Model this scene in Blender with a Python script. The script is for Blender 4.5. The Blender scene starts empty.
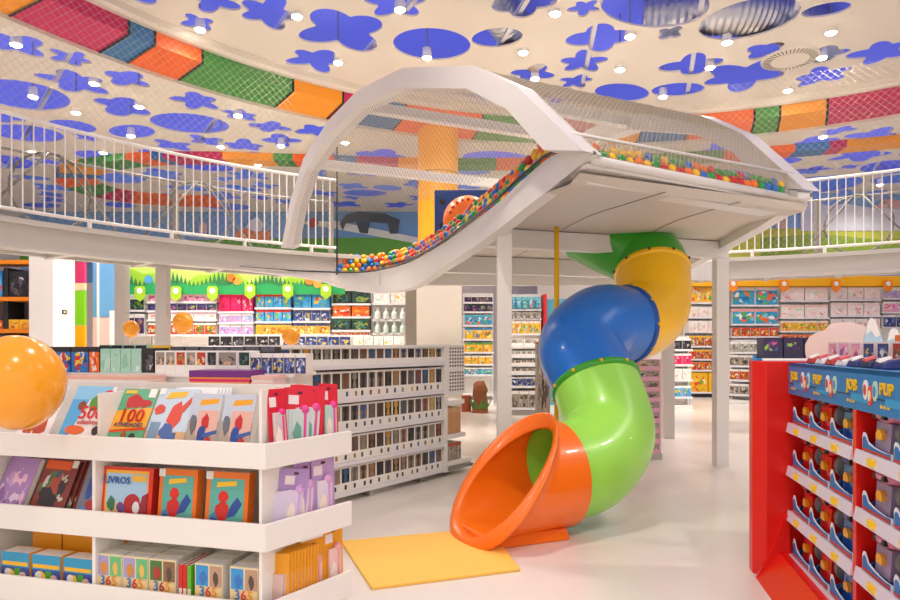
import bpy, bmesh, math, random
from mathutils import Vector, Matrix
random.seed(7)
S = bpy.context.scene
COL = S.collection
PI = math.pi
F_PX, HY, EYE = 640.0, 345.0, 1.5

# ------------------------------------------------------------------ frame of reference
def P(px, py, Y):
    return Vector(((px-450)/F_PX*Y, Y, EYE+(HY-py)/F_PX*Y))
def PZ(px, py, z):
    Y = F_PX*(z-EYE)/(HY-py)
    return Vector(((px-450)/F_PX*Y, Y, z))
class Frame:
    def __init__(s, o, rz): s.o = Vector((o[0], o[1], 0)); s.rz = rz; s.m = Matrix.Rotation(rz, 3, 'Z')
    def pt(s, x, y, z=0): return s.o + s.m @ Vector((x, y, z))

# ------------------------------------------------------------------ materials
MATS = {}
def lin(c): return tuple((x/12.92 if x <= .04045 else ((x+.055)/1.055)**2.4) for x in c)
def hexc(h): return lin(tuple(int(h[i:i+2], 16)/255 for i in (0, 2, 4)))+(1,)
def mat(name, h, rough=.5, metal=0, spec=.5, coat=0, bump=0, bscale=80, emit=0, var=0):
    if name in MATS: return MATS[name]
    m = bpy.data.materials.new(name); m.use_nodes = True
    nt = m.node_tree; b = nt.nodes['Principled BSDF']
    b.inputs['Base Color'].default_value = hexc(h)
    b.inputs['Roughness'].default_value = rough; b.inputs['Metallic'].default_value = metal
    b.inputs['Specular IOR Level'].default_value = spec; b.inputs['Coat Weight'].default_value = coat
    if emit:
        b.inputs['Emission Color'].default_value = hexc(h); b.inputs['Emission Strength'].default_value = emit
    if bump or var:
        n = nt.nodes.new('ShaderNodeTexNoise'); n.inputs['Scale'].default_value = bscale
        tc = nt.nodes.new('ShaderNodeTexCoord'); nt.links.new(tc.outputs['Object'], n.inputs['Vector'])
        if bump:
            bp = nt.nodes.new('ShaderNodeBump'); bp.inputs['Strength'].default_value = bump; bp.inputs['Distance'].default_value = .01
            nt.links.new(n.outputs['Fac'], bp.inputs['Height']); nt.links.new(bp.outputs['Normal'], b.inputs['Normal'])
        if var:
            mx = nt.nodes.new('ShaderNodeMix'); mx.data_type = 'RGBA'
            c = hexc(h); mx.inputs[6].default_value = c; mx.inputs[7].default_value = tuple(x*(1-var) for x in c[:3])+(1,)
            nt.links.new(n.outputs['Fac'], mx.inputs[0]); nt.links.new(mx.outputs[2], b.inputs['Base Color'])
    MATS[name] = m; return m
def art(name, cols, scale=3.0, rough=.35):
    """busy printed artwork: voronoi cells through a stepped palette, different on every object"""
    if name in MATS: return MATS[name]
    m = bpy.data.materials.new(name); m.use_nodes = True
    nt = m.node_tree; b = nt.nodes['Principled BSDF']; L = nt.links.new
    tc = nt.nodes.new('ShaderNodeTexCoord'); oi = nt.nodes.new('ShaderNodeObjectInfo')
    mul = nt.nodes.new('ShaderNodeMath'); mul.operation = 'MULTIPLY'; mul.inputs[1].default_value = 57.0
    L(oi.outputs['Random'], mul.inputs[0])
    add = nt.nodes.new('ShaderNodeVectorMath'); add.operation = 'ADD'
    L(tc.outputs['Generated'], add.inputs[0]); L(mul.outputs[0], add.inputs[1])
    nz = nt.nodes.new('ShaderNodeTexNoise'); nz.inputs['Scale'].default_value = scale*1.3; nz.inputs['Detail'].default_value = 2
    L(add.outputs[0], nz.inputs['Vector'])
    mv = nt.nodes.new('ShaderNodeVectorMath'); mv.operation = 'MULTIPLY_ADD'; mv.inputs[1].default_value = (.35, .35, .35)
    L(nz.outputs['Color'], mv.inputs[0]); L(add.outputs[0], mv.inputs[2])
    vo = nt.nodes.new('ShaderNodeTexVoronoi'); vo.inputs['Scale'].default_value = scale
    L(mv.outputs[0], vo.inputs['Vector'])
    sp = nt.nodes.new('ShaderNodeSeparateColor'); L(vo.outputs['Color'], sp.inputs[0])
    cr = nt.nodes.new('ShaderNodeValToRGB'); cr.color_ramp.interpolation = 'CONSTANT'
    el = cr.color_ramp.elements
    el[0].color = hexc(cols[0]); el[0].position = 0
    pos = lambda i: .34+.66*(i-1)/(len(cols)-1)
    el[1].color = hexc(cols[1]); el[1].position = pos(1)
    for i, c in enumerate(cols[2:], 2):
        e = el.new(pos(i)); e.color = hexc(c)
    L(sp.outputs[0], cr.inputs[0])
    # a printed picture: blobs gather round a wandering centre, plain ground colour beside it
    ctr = nt.nodes.new('ShaderNodeVectorMath'); ctr.operation = 'SUBTRACT'; ctr.inputs[1].default_value = (.5, .5, .42)
    L(tc.outputs['Generated'], ctr.inputs[0])
    flat_ = nt.nodes.new('ShaderNodeVectorMath'); flat_.operation = 'MULTIPLY'; flat_.inputs[1].default_value = (1.0, .0, 1.15); L(ctr.outputs[0], flat_.inputs[0])
    ln = nt.nodes.new('ShaderNodeVectorMath'); ln.operation = 'LENGTH'; L(flat_.outputs[0], ln.inputs[0])
    ad = nt.nodes.new('ShaderNodeMath'); ad.operation = 'MULTIPLY_ADD'; ad.inputs[1].default_value = .5; L(nz.outputs['Fac'], ad.inputs[0]); L(ln.outputs['Value'], ad.inputs[2])
    lt = nt.nodes.new('ShaderNodeMath'); lt.operation = 'LESS_THAN'; lt.inputs[1].default_value = .68; L(ad.outputs[0], lt.inputs[0])
    mx = nt.nodes.new('ShaderNodeMix'); mx.data_type = 'RGBA'; L(lt.outputs[0], mx.inputs[0]); mx.inputs[6].default_value = hexc(cols[0]); L(cr.outputs[0], mx.inputs[7])
    L(mx.outputs[2], b.inputs['Base Color'])
    b.inputs['Roughness'].default_value = rough
    MATS[name] = m; return m

WHITE = mat('white_lacquer', 'F3EFE8', .35)
SHELFW = mat('shelf_white', 'F1EEEA', .4)
STEELW = mat('painted_steel', 'CBC5BE', .42)
SOFF = mat('soffit_paint', 'DCD6CE', .6)
CEILM = mat('ceiling_paint', 'DDD4C8', .75)
NETM = mat('net_cord', 'C4BAA8', .8)
GREYM = mat('grey_steel', '8E8A84', .4, .3)
DARK = mat('dark_plastic', '26262A', .4)
RED = mat('red_lacquer', 'E2160C', .3)
ORANGE = mat('orange_plastic', 'FF7A14', .28, coat=.3)
LIME = mat('lime_plastic', 'A2EE58', .3, coat=.3)
BLUE = mat('blue_plastic', '0670D2', .28, coat=.3)
YELLOW = mat('yellow_plastic', 'FFC600', .28, coat=.3)
GREENP = mat('green_plastic', '36A524', .3, coat=.2)
PRICE = mat('yellow_ticket', 'FFD21E', .5)

# ------------------------------------------------------------------ mesh building
class MB:
    def __init__(s): s.v = []; s.f = []; s.m = []
    def quadbox(s, c, mi=0):
        b = len(s.v); s.v += [tuple(p) for p in c]
        for q in ((0, 3, 2, 1), (4, 5, 6, 7), (0, 1, 5, 4), (1, 2, 6, 5), (2, 3, 7, 6), (3, 0, 4, 7)):
            s.f.append(tuple(b+i for i in q)); s.m.append(mi)
        return s
    def box(s, x0, x1, y0, y1, z0, z1, mi=0):
        return s.quadbox([(x0, y0, z0), (x1, y0, z0), (x1, y1, z0), (x0, y1, z0), (x0, y0, z1), (x1, y0, z1), (x1, y1, z1), (x0, y1, z1)], mi)
    def bar(s, a, b, w, h, mi=0, up=Vector((0, 0, 1))):
        a = Vector(a); b = Vector(b); d = (b-a).normalized()
        sx = d.cross(up)
        if sx.length < 1e-4: sx = Vector((1, 0, 0))
        sx.normalize(); uz = sx.cross(d)
        q = [(-w/2, -h/2), (w/2, -h/2), (w/2, h/2), (-w/2, h/2)]
        return s.quadbox([a+sx*i+uz*j for i, j in q]+[b+sx*i+uz*j for i, j in q], mi)
    def tube(s, pts, r, n=8, mi=0, caps=True, closed=False):
        pts = [Vector(p) for p in pts]; k = len(pts); b = len(s.v); nrm = None
        rr = r if isinstance(r, (list, tuple)) else [r]*k
        for i, p in enumerate(pts):
            if closed: t = pts[(i+1) % k]-pts[i-1]
            else: t = pts[min(i+1, k-1)]-pts[max(i-1, 0)]
            t.normalize()
            if nrm is None:
                nrm = t.cross(Vector((0, 0, 1)))
                if nrm.length < 1e-3: nrm = Vector((1, 0, 0))
            nrm = (nrm-t*nrm.dot(t)).normalized(); bn = t.cross(nrm)
            for j in range(n):
                a = 2*PI*j/n; s.v.append(tuple(p+nrm*math.cos(a)*rr[i]+bn*math.sin(a)*rr[i]))
        for i in range(k if closed else k-1):
            for j in range(n):
                i2 = (i+1) % k
                s.f.append((b+i*n+j, b+i*n+(j+1) % n, b+i2*n+(j+1) % n, b+i2*n+j)); s.m.append(mi)
        if caps and not closed:
            s.f.append(tuple(b+j for j in range(n))[::-1]); s.m.append(mi)
            s.f.append(tuple(b+(k-1)*n+j for j in range(n))); s.m.append(mi)
        return s
    def prism(s, poly, fn, d0, d1, mi=0):
        """poly of (u,v); fn(u,v,d) -> point"""
        n = len(poly); b = len(s.v)
        s.v += [tuple(fn(u, v, d0)) for u, v in poly]+[tuple(fn(u, v, d1)) for u, v in poly]
        s.f.append(tuple(b+i for i in range(n))[::-1]); s.m.append(mi)
        s.f.append(tuple(b+n+i for i in range(n))); s.m.append(mi)
        for i in range(n):
            j = (i+1) % n; s.f.append((b+i, b+j, b+n+j, b+n+i)); s.m.append(mi)
        return s
    def lathe(s, prof, n=24, c=(0, 0, 0), mi=0, axis='Z'):
        b = len(s.v); k = len(prof)
        for r, z in prof:
            for j in range(n):
                a = 2*PI*j/n
                if axis == 'Z': s.v.append((c[0]+r*math.cos(a), c[1]+r*math.sin(a), c[2]+z))
                elif axis == 'Y': s.v.append((c[0]+r*math.cos(a), c[1]-z, c[2]+r*math.sin(a)))
                else: s.v.append((c[0]+z, c[1]+r*math.cos(a), c[2]+r*math.sin(a)))
        for i in range(k-1):
            for j in range(n):
                s.f.append((b+i*n+j, b+i*n+(j+1) % n, b+(i+1)*n+(j+1) % n, b+(i+1)*n+j)); s.m.append(mi)
        if prof[0][0] > 1e-5: s.f.append(tuple(b+j for j in range(n))[::-1]); s.m.append(mi)
        if prof[-1][0] > 1e-5: s.f.append(tuple(b+(k-1)*n+j for j in range(n))); s.m.append(mi)
        return s
    def ball(s, c, r, n=12, k=8, mi=0, sz=1.0, sy=1.0):
        b = len(s.v)
        for i in range(k+1):
            a = PI*i/k
            for j in range(n):
                t = 2*PI*j/n
                s.v.append((c[0]+r*math.sin(a)*math.cos(t), c[1]+sy*r*math.sin(a)*math.sin(t), c[2]-r*sz*math.cos(a)))
        for i in range(k):
            for j in range(n):
                s.f.append((b+i*n+j, b+i*n+(j+1) % n, b+(i+1)*n+(j+1) % n, b+(i+1)*n+j)); s.m.append(mi)
        return s
    def rows(s, R, mi=0, closed=False):
        """skin between equal-length point rows"""
        b = len(s.v); n = len(R[0])
        for r in R: s.v += [tuple(p) for p in r]
        for i in range(len(R)-1):
            for j in range(n if closed else n-1):
                j2 = (j+1) % n
                s.f.append((b+i*n+j, b+i*n+j2, b+(i+1)*n+j2, b+(i+1)*n+j)); s.m.append(mi)
        return s
    def mesh(s, name, mats, smooth=False, merge=True):
        me = bpy.data.meshes.new(name); me.from_pydata(s.v, [], s.f)
        for m in (mats if isinstance(mats, (list, tuple)) else [mats]): me.materials.append(m)
        me.polygons.foreach_set('material_index', s.m)
        bm = bmesh.new(); bm.from_mesh(me)
        if merge: bmesh.ops.remove_doubles(bm, verts=bm.verts, dist=1e-5)
        bmesh.ops.recalc_face_normals(bm, faces=bm.faces)
        for f in bm.faces: f.smooth = bool(smooth)
        if smooth and smooth is not True:
            for e in bm.edges:
                if len(e.link_faces) == 2 and e.calc_face_angle(0) > smooth: e.smooth = False
        bm.to_mesh(me); bm.free(); me.update()
        return me
    def build(s, name, mats, parent=None, smooth=False, bevel=0, loc=None, rot=None):
        o = bpy.data.objects.new(name, s.mesh(name, mats, smooth)); COL.objects.link(o)
        if parent: o.parent = parent
        if loc is not None: o.location = loc
        if rot is not None: o.rotation_euler = rot
        if bevel:
            md = o.modifiers.new('bevel', 'BEVEL'); md.width = bevel; md.segments = 2; md.limit_method = 'ANGLE'
        return o
def tag(o, label, cat, group=None, kind=None):
    o['label'] = label; o['category'] = cat
    if group: o['group'] = group
    if kind: o['kind'] = kind
    return o
def thing(name, label, cat, loc=(0, 0, 0), rz=0, group=None, rx=0, ry=0):
    o = bpy.data.objects.new(name, None); COL.objects.link(o)
    o.location = loc; o.rotation_euler = (rx, ry, rz); o.empty_display_size = .1
    return tag(o, label, cat, group)
def struct(name, mb, m, **k):
    o = mb.build(name, m, **k); o['kind'] = 'structure'; return o
def obj_from(me, name, parent=None, loc=(0, 0, 0), rz=0, scale=None, mats=None, rx=0, ry=0):
    o = bpy.data.objects.new(name, me); COL.objects.link(o)
    if parent: o.parent = parent
    o.location = loc; o.rotation_euler = (rx, ry, rz)
    if scale: o.scale = scale
    if mats:
        for i, m in enumerate(mats):
            if m: o.material_slots[i].link = 'OBJECT'; o.material_slots[i].material = m
    return o
def lettering(body, size, m, parent, loc, rot=(PI/2, 0, 0), align='CENTER', depth=.0012, name='lettering', sx=1.0):
    cu = bpy.data.curves.new('lettering', 'FONT'); cu.body = body; cu.size = size; cu.align_x = align; cu.align_y = 'CENTER'
    cu.extrude = depth; cu.resolution_u = 2; cu.offset = size*.012
    t = bpy.data.objects.new('tmp', cu); COL.objects.link(t)
    me = bpy.data.meshes.new_from_object(t.evaluated_get(bpy.context.evaluated_depsgraph_get()))
    bpy.data.objects.remove(t); me.materials.clear(); me.materials.append(m)
    o = bpy.data.objects.new(name, me); COL.objects.link(o); o.parent = parent; o.location = loc; o.rotation_euler = rot; o.scale = (sx, 1, 1)
    return o
ORD = ['first', 'second', 'third', 'fourth', 'fifth', 'sixth', 'seventh', 'eighth', 'ninth', 'tenth', 'eleventh', 'twelfth', 'thirteenth',
       'fourteenth', 'fifteenth', 'sixteenth', 'seventeenth', 'eighteenth', 'nineteenth', 'twentieth', 'twenty-first', 'twenty-second', 'twenty-third', 'twenty-fourth']
def catmull(pts, n):
    pts = [Vector(p) for p in pts]; out = []
    q = [pts[0]*2-pts[1]]+pts+[pts[-1]*2-pts[-2]]
    for i in range(1, len(q)-2):
        for k in range(n):
            t = k/n; a, b, c, d = q[i-1:i+3]
            out.append(.5*((2*b)+(c-a)*t+(2*a-5*b+4*c-d)*t*t+(3*b-a-3*c+d)*t**3))
    out.append(pts[-1]); return out

# ================================================================== CAMERA, WORLD
cam = bpy.data.cameras.new('camera'); co = bpy.data.objects.new('camera', cam); COL.objects.link(co)
co.location = (0, 0, EYE); co.rotation_euler = (PI/2, 0, 0)
cam.sensor_width = 36; cam.lens = F_PX/900*36; cam.shift_y = (HY-300)/900; cam.clip_start = .05
S.camera = co
S.view_settings.view_transform = 'Standard'; S.view_settings.look = 'None'; S.view_settings.gamma = 1
S.view_settings.exposure = 0.08
S.view_settings.use_curve_mapping = False
w = bpy.data.worlds.new('world'); S.world = w; w.use_nodes = True
w.node_tree.nodes['Background'].inputs[0].default_value = (1, .9, .79, 1)
w.node_tree.nodes['Background'].inputs[1].default_value = 1.12

# ================================================================== ROOM SHELL
ZO, ZI, ZS = 6.0, 6.45, 7.4          # outer ceiling, ceiling over the void, slab above
CC, CR, CRO = Vector((2.96, 4.36)), 9.16, 10.1
X0, X1, Y0, Y1 = -14.5, 16.0, -7.0, 21.6
floor_m = mat('resin_floor', 'EFE8DF', .22, spec=.4, var=.05, bscale=.8)
struct('floor', MB().box(X0, X1, Y0, Y1, -.1, 0), floor_m)
struct('wall_left', MB().box(X0-.2, X0, Y0, Y1, 0, ZS), mat('wall_paint', 'EDE8E2', .7))
struct('wall_right', MB().box(X1, X1+.2, Y0, Y1, 0, ZS), MATS['wall_paint'])
sky_blue = mat('mural_blue', '7FB0E4', .6, var=.22, bscale=.5)
struct('wall_back', MB().box(X0, X1, Y1, Y1+.2, 3.6, ZS, 0).box(X0, X1, Y1-.005, Y1+.2, 0, 3.6, 1), [sky_blue, MATS['wall_paint']])
struct('wall_mural', MB().box(2.6, X1, 18.95, 19.15, 3.4, ZO+.02, 0).box(2.6, X1, 18.94, 19.15, 0, 3.4, 1), [sky_blue, MATS['wall_paint']])
slab_m = mat('plenum_blue', '747EEA', .8)
struct('ceiling_slab', MB().box(X0, X1, Y0, Y1, ZS, ZS+.15), slab_m)

def flower(c, R, seed):
    rd = random.Random(seed); n = rd.choice((4, 4, 5)); a0 = rd.uniform(0, 2*PI); pet = []
    for i in range(n):
        k = rd.uniform(.72, 1.0); pet.append((a0+2*PI*i/n+rd.uniform(-.18, .18), .48*R*k, .54*R*k, (.36 if n == 4 else .30)*R*rd.uniform(.85, 1.1)))
    out = []
    for i in range(56):
        th = 2*PI*i/56; best = .1*R
        for a, d, l, ww in pet:
            cx, sx = math.cos(th-a), math.sin(th-a)
            A = cx*cx/l/l+sx*sx/ww/ww; B = -2*cx*d/l/l; C = d*d/l/l-1
            D = B*B-4*A*C
            if D > 0: best = max(best, (-B+math.sqrt(D))/2/A)
        out.append((c[0]+best*math.cos(th), c[1]+best*math.sin(th)))
    return out
def oval(c, R, seed):
    rd = random.Random(seed); a = rd.uniform(-.6, .6); e = rd.uniform(.62, .9)
    return [(c[0]+R*math.cos(t)*math.cos(a)-R*e*math.sin(t)*math.sin(a), c[1]+R*math.cos(t)*math.sin(a)+R*e*math.sin(t)*math.cos(a)) for t in [2*PI*i/40 for i in range(40)]]
def plate(name, loops, z0, z1, m):
    cu = bpy.data.curves.new(name, 'CURVE'); cu.dimensions = '2D'; cu.fill_mode = 'BOTH'; cu.extrude = (z1-z0)/2
    for lp in loops:
        sp = cu.splines.new('POLY'); sp.points.add(len(lp)-1); sp.use_cyclic_u = True
        for q, (x, y) in zip(sp.points, lp): q.co = (x, y, 0, 1)
    t = bpy.data.objects.new('tmp', cu); COL.objects.link(t)
    me = bpy.data.meshes.new_from_object(t.evaluated_get(bpy.context.evaluated_depsgraph_get()))
    bpy.data.objects.remove(t); me.materials.clear(); me.materials.append(m)
    o = bpy.data.objects.new(name, me); COL.objects.link(o); o.location = (0, 0, (z0+z1)/2); o['kind'] = 'structure'; return o
def circ(c, r, n=96): return [(c[0]+r*math.cos(2*PI*i/n), c[1]+r*math.sin(2*PI*i/n)) for i in range(n)]

inner_fl = [(198, 22, 80), (268, 13, 62), (345, 31, 92), (315, 60, 62), (371, 57, 52), (397, 4, 64), (432, 45, 66, 1), (497, 38, 78, 1), (522, 2, 70), (600, 38, 66),
            (533, 74, 44), (655, 6, 100, 1), (670, 33, 60), (748, 20, 86, 1), (826, 10, 110, 1), (692, 66, 56), (745, 76, 86), (826, 55, 46), (882, 52, 74),
            (622, 93, 52, 1), (678, 90, 48, 1), (788, 90, 44), (722, 96, 34, 1), (590, 86, 40), (560, 98, 40), (130, -12, 80), (585, 8, 40)]
outer_fl = [(17, 45, 60), (70, 58, 72), (76, 83, 62), (125, 79, 50), (168, 80, 36, 1), (22, 96, 80, 1), (72, 110, 50), (122, 107, 58), (190, 124, 84, 1), (196, 101, 50),
            (240, 115, 48), (268, 107, 66), (270, 127, 42), (132, 132, 48, 1), (27, 134, 60, 1), (72, 127, 40, 1), (88, 138, 50), (205, 141, 46), (280, 141, 40),
            (770, 122, 100), (640, 130, 56, 1), (700, 128, 66), (858, 118, 60), (720, 178, 60, 1), (770, 163, 50, 1), (860, 155, 60), (890, 168, 60, 1), (820, 185, 70, 1),
            (550, 130, 60), (480, 140, 50), (500, 160, 70, 1), (560, 165, 50)]
def inside(p, poly):
    x, y = p; c = False; j = poly[-1]
    for q in poly:
        if (q[1] > y) != (j[1] > y) and x < (j[0]-q[0])*(y-q[1])/(j[1]-q[1])+q[0]: c = not c
        j = q
    return c
def fits(poly, c, R, lst, ok):
    if not all(ok(p) for p in poly): return False
    for oc, oR, op in lst:
        if (Vector(c)-oc).length < (R+oR)*1.15+.06:
            big = [(c[0]+(p[0]-c[0])*1.06, c[1]+(p[1]-c[1])*1.06) for p in poly]
            if any(inside(p, op) for p in big) or any(inside(p, big) for p in op): return False
    return True
ok_i = lambda p: (Vector(p)-CC).length < CR-.1
def ok_o(p):
    return (Vector(p)-CC).length > CRO+.1 and X0+.1 < p[0] < X1-.1 and Y0 < p[1] < Y1-.15
holes_i, holes_o = [], []
def try_hole(lst, ok, c, R, fn, seed, rmin=.26):
    while R > rmin:
        poly = fn(c, R, seed)
        if fits(poly, c, R, lst, ok): lst.append((Vector(c), R, poly)); return True
        R *= .92
    return False
for i, f in enumerate(inner_fl):
    q = PZ(f[0], f[1], ZI); try_hole(holes_i, ok_i, q.xy.copy(), f[2]/2*q.y/F_PX*1.18, oval if len(f) > 3 else flower, 100+i)
rd = random.Random(3)
for k in range(500):
    try_hole(holes_i, ok_i, Vector((rd.uniform(-6, 12), rd.uniform(-4.5, 13.2))), rd.uniform(.4, .7), flower, 300+k, .36)
plate('ceiling', [circ(CC, CR)]+[h[2] for h in holes_i], ZI, ZI+.03, CEILM)
for i, f in enumerate(outer_fl):
    q = PZ(f[0], f[1], ZO); try_hole(holes_o, ok_o, q.xy.copy(), f[2]/2*q.y/F_PX*1.15, oval if len(f) > 3 else flower, 500+i)
rd = random.Random(11)
for k in range(1500):
    try_hole(holes_o, ok_o, Vector((rd.uniform(-13.5, 15), rd.uniform(-6, 20.9))), rd.uniform(.45, .85), oval if rd.random() < .3 else flower, 900+k, .34)
plate('ceiling_outer', [[(X0, Y0-.2), (X1, Y0-.2), (X1, Y1), (X0, Y1)], circ(CC, CRO)]+[h[2] for h in holes_o], ZO, ZO+.03, CEILM)

# white cornice and the coloured stepped band round the void
A = lambda px: math.atan2(*(lambda v: (v.y, v.x))(ring_at(px)))
def ring_at(px, r=9.6, c=CC):
    k = (px-450)/F_PX; a = k*k+1; b = -2*(k*c.x+c.y); d = c.length_squared-r*r
    Y = (-b+math.sqrt(b*b-4*a*d))/2/a
    return Vector((k*Y, Y))-c
def ring_mesh(prof, a0, a1, c, n, mi=0, mb=None):
    mb = mb or MB()
    mb.rows([[(c.x+r*math.cos(a0+(a1-a0)*i/n), c.y+r*math.sin(a0+(a1-a0)*i/n), z) for r, z in prof] for i in range(n+1)], mi); return mb
struct('trim_1', ring_mesh([(CR-.05, ZI+.001), (CR-.05, ZI-.10), (CR+.0, ZI-.14), (CR+.1, ZI-.14), (CR+.1, ZI+.03)], 0, 2*PI, CC, 120), CEILM, smooth=.5)
struct('trim_2', ring_mesh([(CRO-.02, ZO+.06), (CRO-.02, ZO-.02), (CRO+.05, ZO-.02), (CRO+.05, ZO+.06)], 0, 2*PI, CC, 120), CEILM)
band_cols = {'o': 'F0641E', 'm': 'C4205C', 'b': '2F6FA6', 'g': '3E8C3C', 'y': 'F59A1C'}
bandm = {k: mat('band_'+{'o': 'orange', 'm': 'magenta', 'b': 'blue', 'g': 'green', 'y': 'amber'}[k], v, .55) for k, v in band_cols.items()}
black = mat('black_gap', '1C1A1C', .6)
segs = [(-260, 'o'), (-160, 'g'), (-60, 'y'), (30, 'm'), (116, 'b'), (143, 'o'), (192, 'g'), (285, 'y'), (336, 'm'), (352, 'b'), (400, 'o'), (478, 'g'), (540, 'm'), (590, 'y'), (640, 'b'), (688, 'o'), (753, 'g'), (779, 'y'), (827, 'm'), (960, 'b'), (1100, 'o')]
mb = MB(); mats_b = [bandm[k] for k in 'ombgy']+[black]
prof_b = [(CR+.1, ZI-.12), (CR+.1, ZO+.1), (CRO, ZO+.04)]
edges = [A(p) for p, _ in segs]
for i in range(len(segs)-1):
    a, b = edges[i], edges[i+1]
    ring_mesh(prof_b, a, b, CC, max(3, int(abs(a-b)/.04)), 'ombgy'.index(segs[i][1]), mb)
    ring_mesh([(r-.012, z-.012) for r, z in prof_b], b-.0022, b+.0022, CC, 1, 5, mb)
struct('trim_3', mb, mats_b)
# second coloured band running across the far ceiling, curling round at its left end
path = [(14.5, 11.6), (12, 12.7), (9.55, 13.7), (5.55, 14.9), (.2, 15.4), (-5.3, 14.9), (-7.6, 15.0), (-9.6, 15.9), (-10.6, 17.4), (-10.3, 19.0), (-9.0, 19.9), (-7.2, 20.2)]
pp = catmull([(x, y, 0) for x, y in path], 12)
mb = MB(); seq = 'mbgymbogyogymbogymbogybogmo'; nn = len(pp)-1
cut = [0, 10, 15, 20, 27, 28, 30, 34, 38, 42, 46, 49, 51, 53, 54, 56, 57, 60, 66, 68, 72, 80, 86, 90, 98, 106, 114, nn]
def sidept(i, off, z):
    t = (pp[min(i+1, nn)]-pp[max(i-1, 0)]).normalized(); return pp[i]+Vector((t.y, -t.x, 0))*off+Vector((0, 0, z))
for c in range(len(cut)-1):
    R = [[sidept(i, 0, ZO), sidept(i, 0, ZO-.16), sidept(i, .95, ZO-.05), sidept(i, .95, ZO)] for i in range(cut[c], cut[c+1]+1)]
    mb.rows(R, 'ombgy'.index(seq[c]))
struct('trim_4', mb, mats_b)
# ceiling rails crossing above the cut-outs and silver ducts in the plenum
mb = MB()
for x, a in ((-3.2, .55), (-1.4, .5), (.8, .2), (2.4, -.12), (4.2, -.3), (5.8, -.4), (-6.5, .7), (-9.5, .75), (8.2, -.5), (10.8, -.55)):
    d = Vector((-math.sin(a), math.cos(a), 0)); c = Vector((x, 11, ZI+.13)); mb.bar(c-d*9, c+d*10, .07, .09)
struct('trim_5', mb, mat('rail_white', 'D8D6DC', .5))
ductm = mat('silver_duct', 'A9A6A4', .3, .9, bump=.5, bscale=14)
def duct(name, label, pts, r):
    pts = catmull(pts, 26); rr = [r*(1+.05*(i % 2)) for i in range(len(pts))]
    tag(MB().tube(pts, rr, 20).build(name, ductm, smooth=.35), label, 'duct')
duct('ventilation_duct', 'silver flexible duct seen through the round ceiling cut-out above the white arch', [(-.6, 8.2, 7.0), (.4, 9.6, 6.95), (1.1, 10.9, 6.85), (1.6, 11.6, 6.78)], .32)
duct('ventilation_duct', 'silver flexible duct seen through large ceiling cut-outs at upper right', [(3.2, 10.6, 7.0), (4.6, 10.3, 6.9), (5.6, 10.6, 6.9), (6.8, 11.6, 6.95)], .38)

# blue light washing the slab above the ceilings
def area(name, loc, sx, sy, e, col, rot=(0, 0, 0)):
    l = bpy.data.lights.new(name, 'AREA'); l.shape = 'RECTANGLE'; l.size = sx; l.size_y = sy; l.energy = e; l.color = col
    o = bpy.data.objects.new(name, l); COL.objects.link(o); o.location = loc; o.rotation_euler = rot; return o
area('plenum_blue_light', (.7, 7.3, 6.56), 30, 28, 1350, (.78, .80, 1), (PI, 0, 0))

# ceiling spotlights: lamp, housing and suspension rod
hous = mat('spot_housing', 'F4F2EE', .4); lens = mat('spot_lens', 'FFF6E6', .4, emit=60)
sp_h = MB().lathe([(.03, .18), (.07, .17), (.085, 0)], 16).mesh('housing', hous, .6)
sp_l = MB().lathe([(.0001, -.03), (.05, -.022), (.078, -.002)], 16).mesh('lens', lens)
sp_r = MB().tube([(0, 0, .15), (0, 0, 1.0)], .012, 6).mesh('rod', GREYM)
spots = [(200, 30, 0), (297, 17, 0), (338, 63, 0), (400, 10, 0), (427, 58, 0), (523, 53, 0), (535, 79, 0), (555, 14, 0), (630, 37, 0), (620, 70, 0), (663, 97, 0), (710, 68, 0), (727, 43, 0), (831, 33, 0), (822, 58, 0), (788, 91, 0),
         (16, 45, 1), (33, 97, 1), (76, 113, 1), (94, 84, 1), (139, 107, 1), (131, 136, 1), (185, 83, 1), (238, 116, 1), (221, 147, 1), (281, 146, 1), (323, 107, 1), (345, 143, 1), (372, 172, 1), (477, 134, 1), (32, 152, 1), (103, 153, 1), (60, 176, 1), (258, 165, 1),
         (823, 137, 1), (718, 132, 1), (756, 172, 1), (880, 185, 1), (690, 178, 1), (860, 100, 1)]
def spot_light(q, e=120, size=2.5):
    l = bpy.data.lights.new('spot_lamp', 'SPOT'); l.energy = e; l.spot_size = size; l.spot_blend = .8; l.shadow_soft_size = .12; l.color = (1, .9, .78)
    o = bpy.data.objects.new('spot_lamp', l); COL.objects.link(o); o.location = q; return o
def near_what(px, py, out):
    v = 'left' if px < 300 else ('middle' if px < 600 else 'right')
    return v
cnt = {}
rank = {}
for px, py, o_ in spots:
    key = (near_what(px, py, o_), o_); rank.setdefault(key, []).append(px)
for k in rank: rank[k].sort()
for px, py, o_ in spots:
    z = (ZO if o_ else ZI)-.06; q = PZ(px, py, z)
    if q.y > 20.5 or (o_ and (q.xy-CC).length < CRO+.12) or (not o_ and (q.xy-CC).length > CR-.2): continue
    side = near_what(px, py, o_); r = rank[(side, o_)]; od = ORD[r.index(px)]
    where = 'inner ceiling' if not o_ else 'outer ceiling'
    t = thing('ceiling_spotlight', f'lit spotlight, {od} from left in the {side} third of the {where}', 'spotlight', q, 0, 'ceiling spotlights')
    obj_from(sp_h, 'housing', t); obj_from(sp_l, 'lens', t); obj_from(sp_r, 'rod', t)
    spot_light(q-Vector((0, 0, .03)), 230)
for x in (-6, 0, 6, 12):                    # lamps of the same kind behind and beside the camera
    for y in (-4, 0, 4): spot_light((x, y, 5.8), 300)

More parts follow.
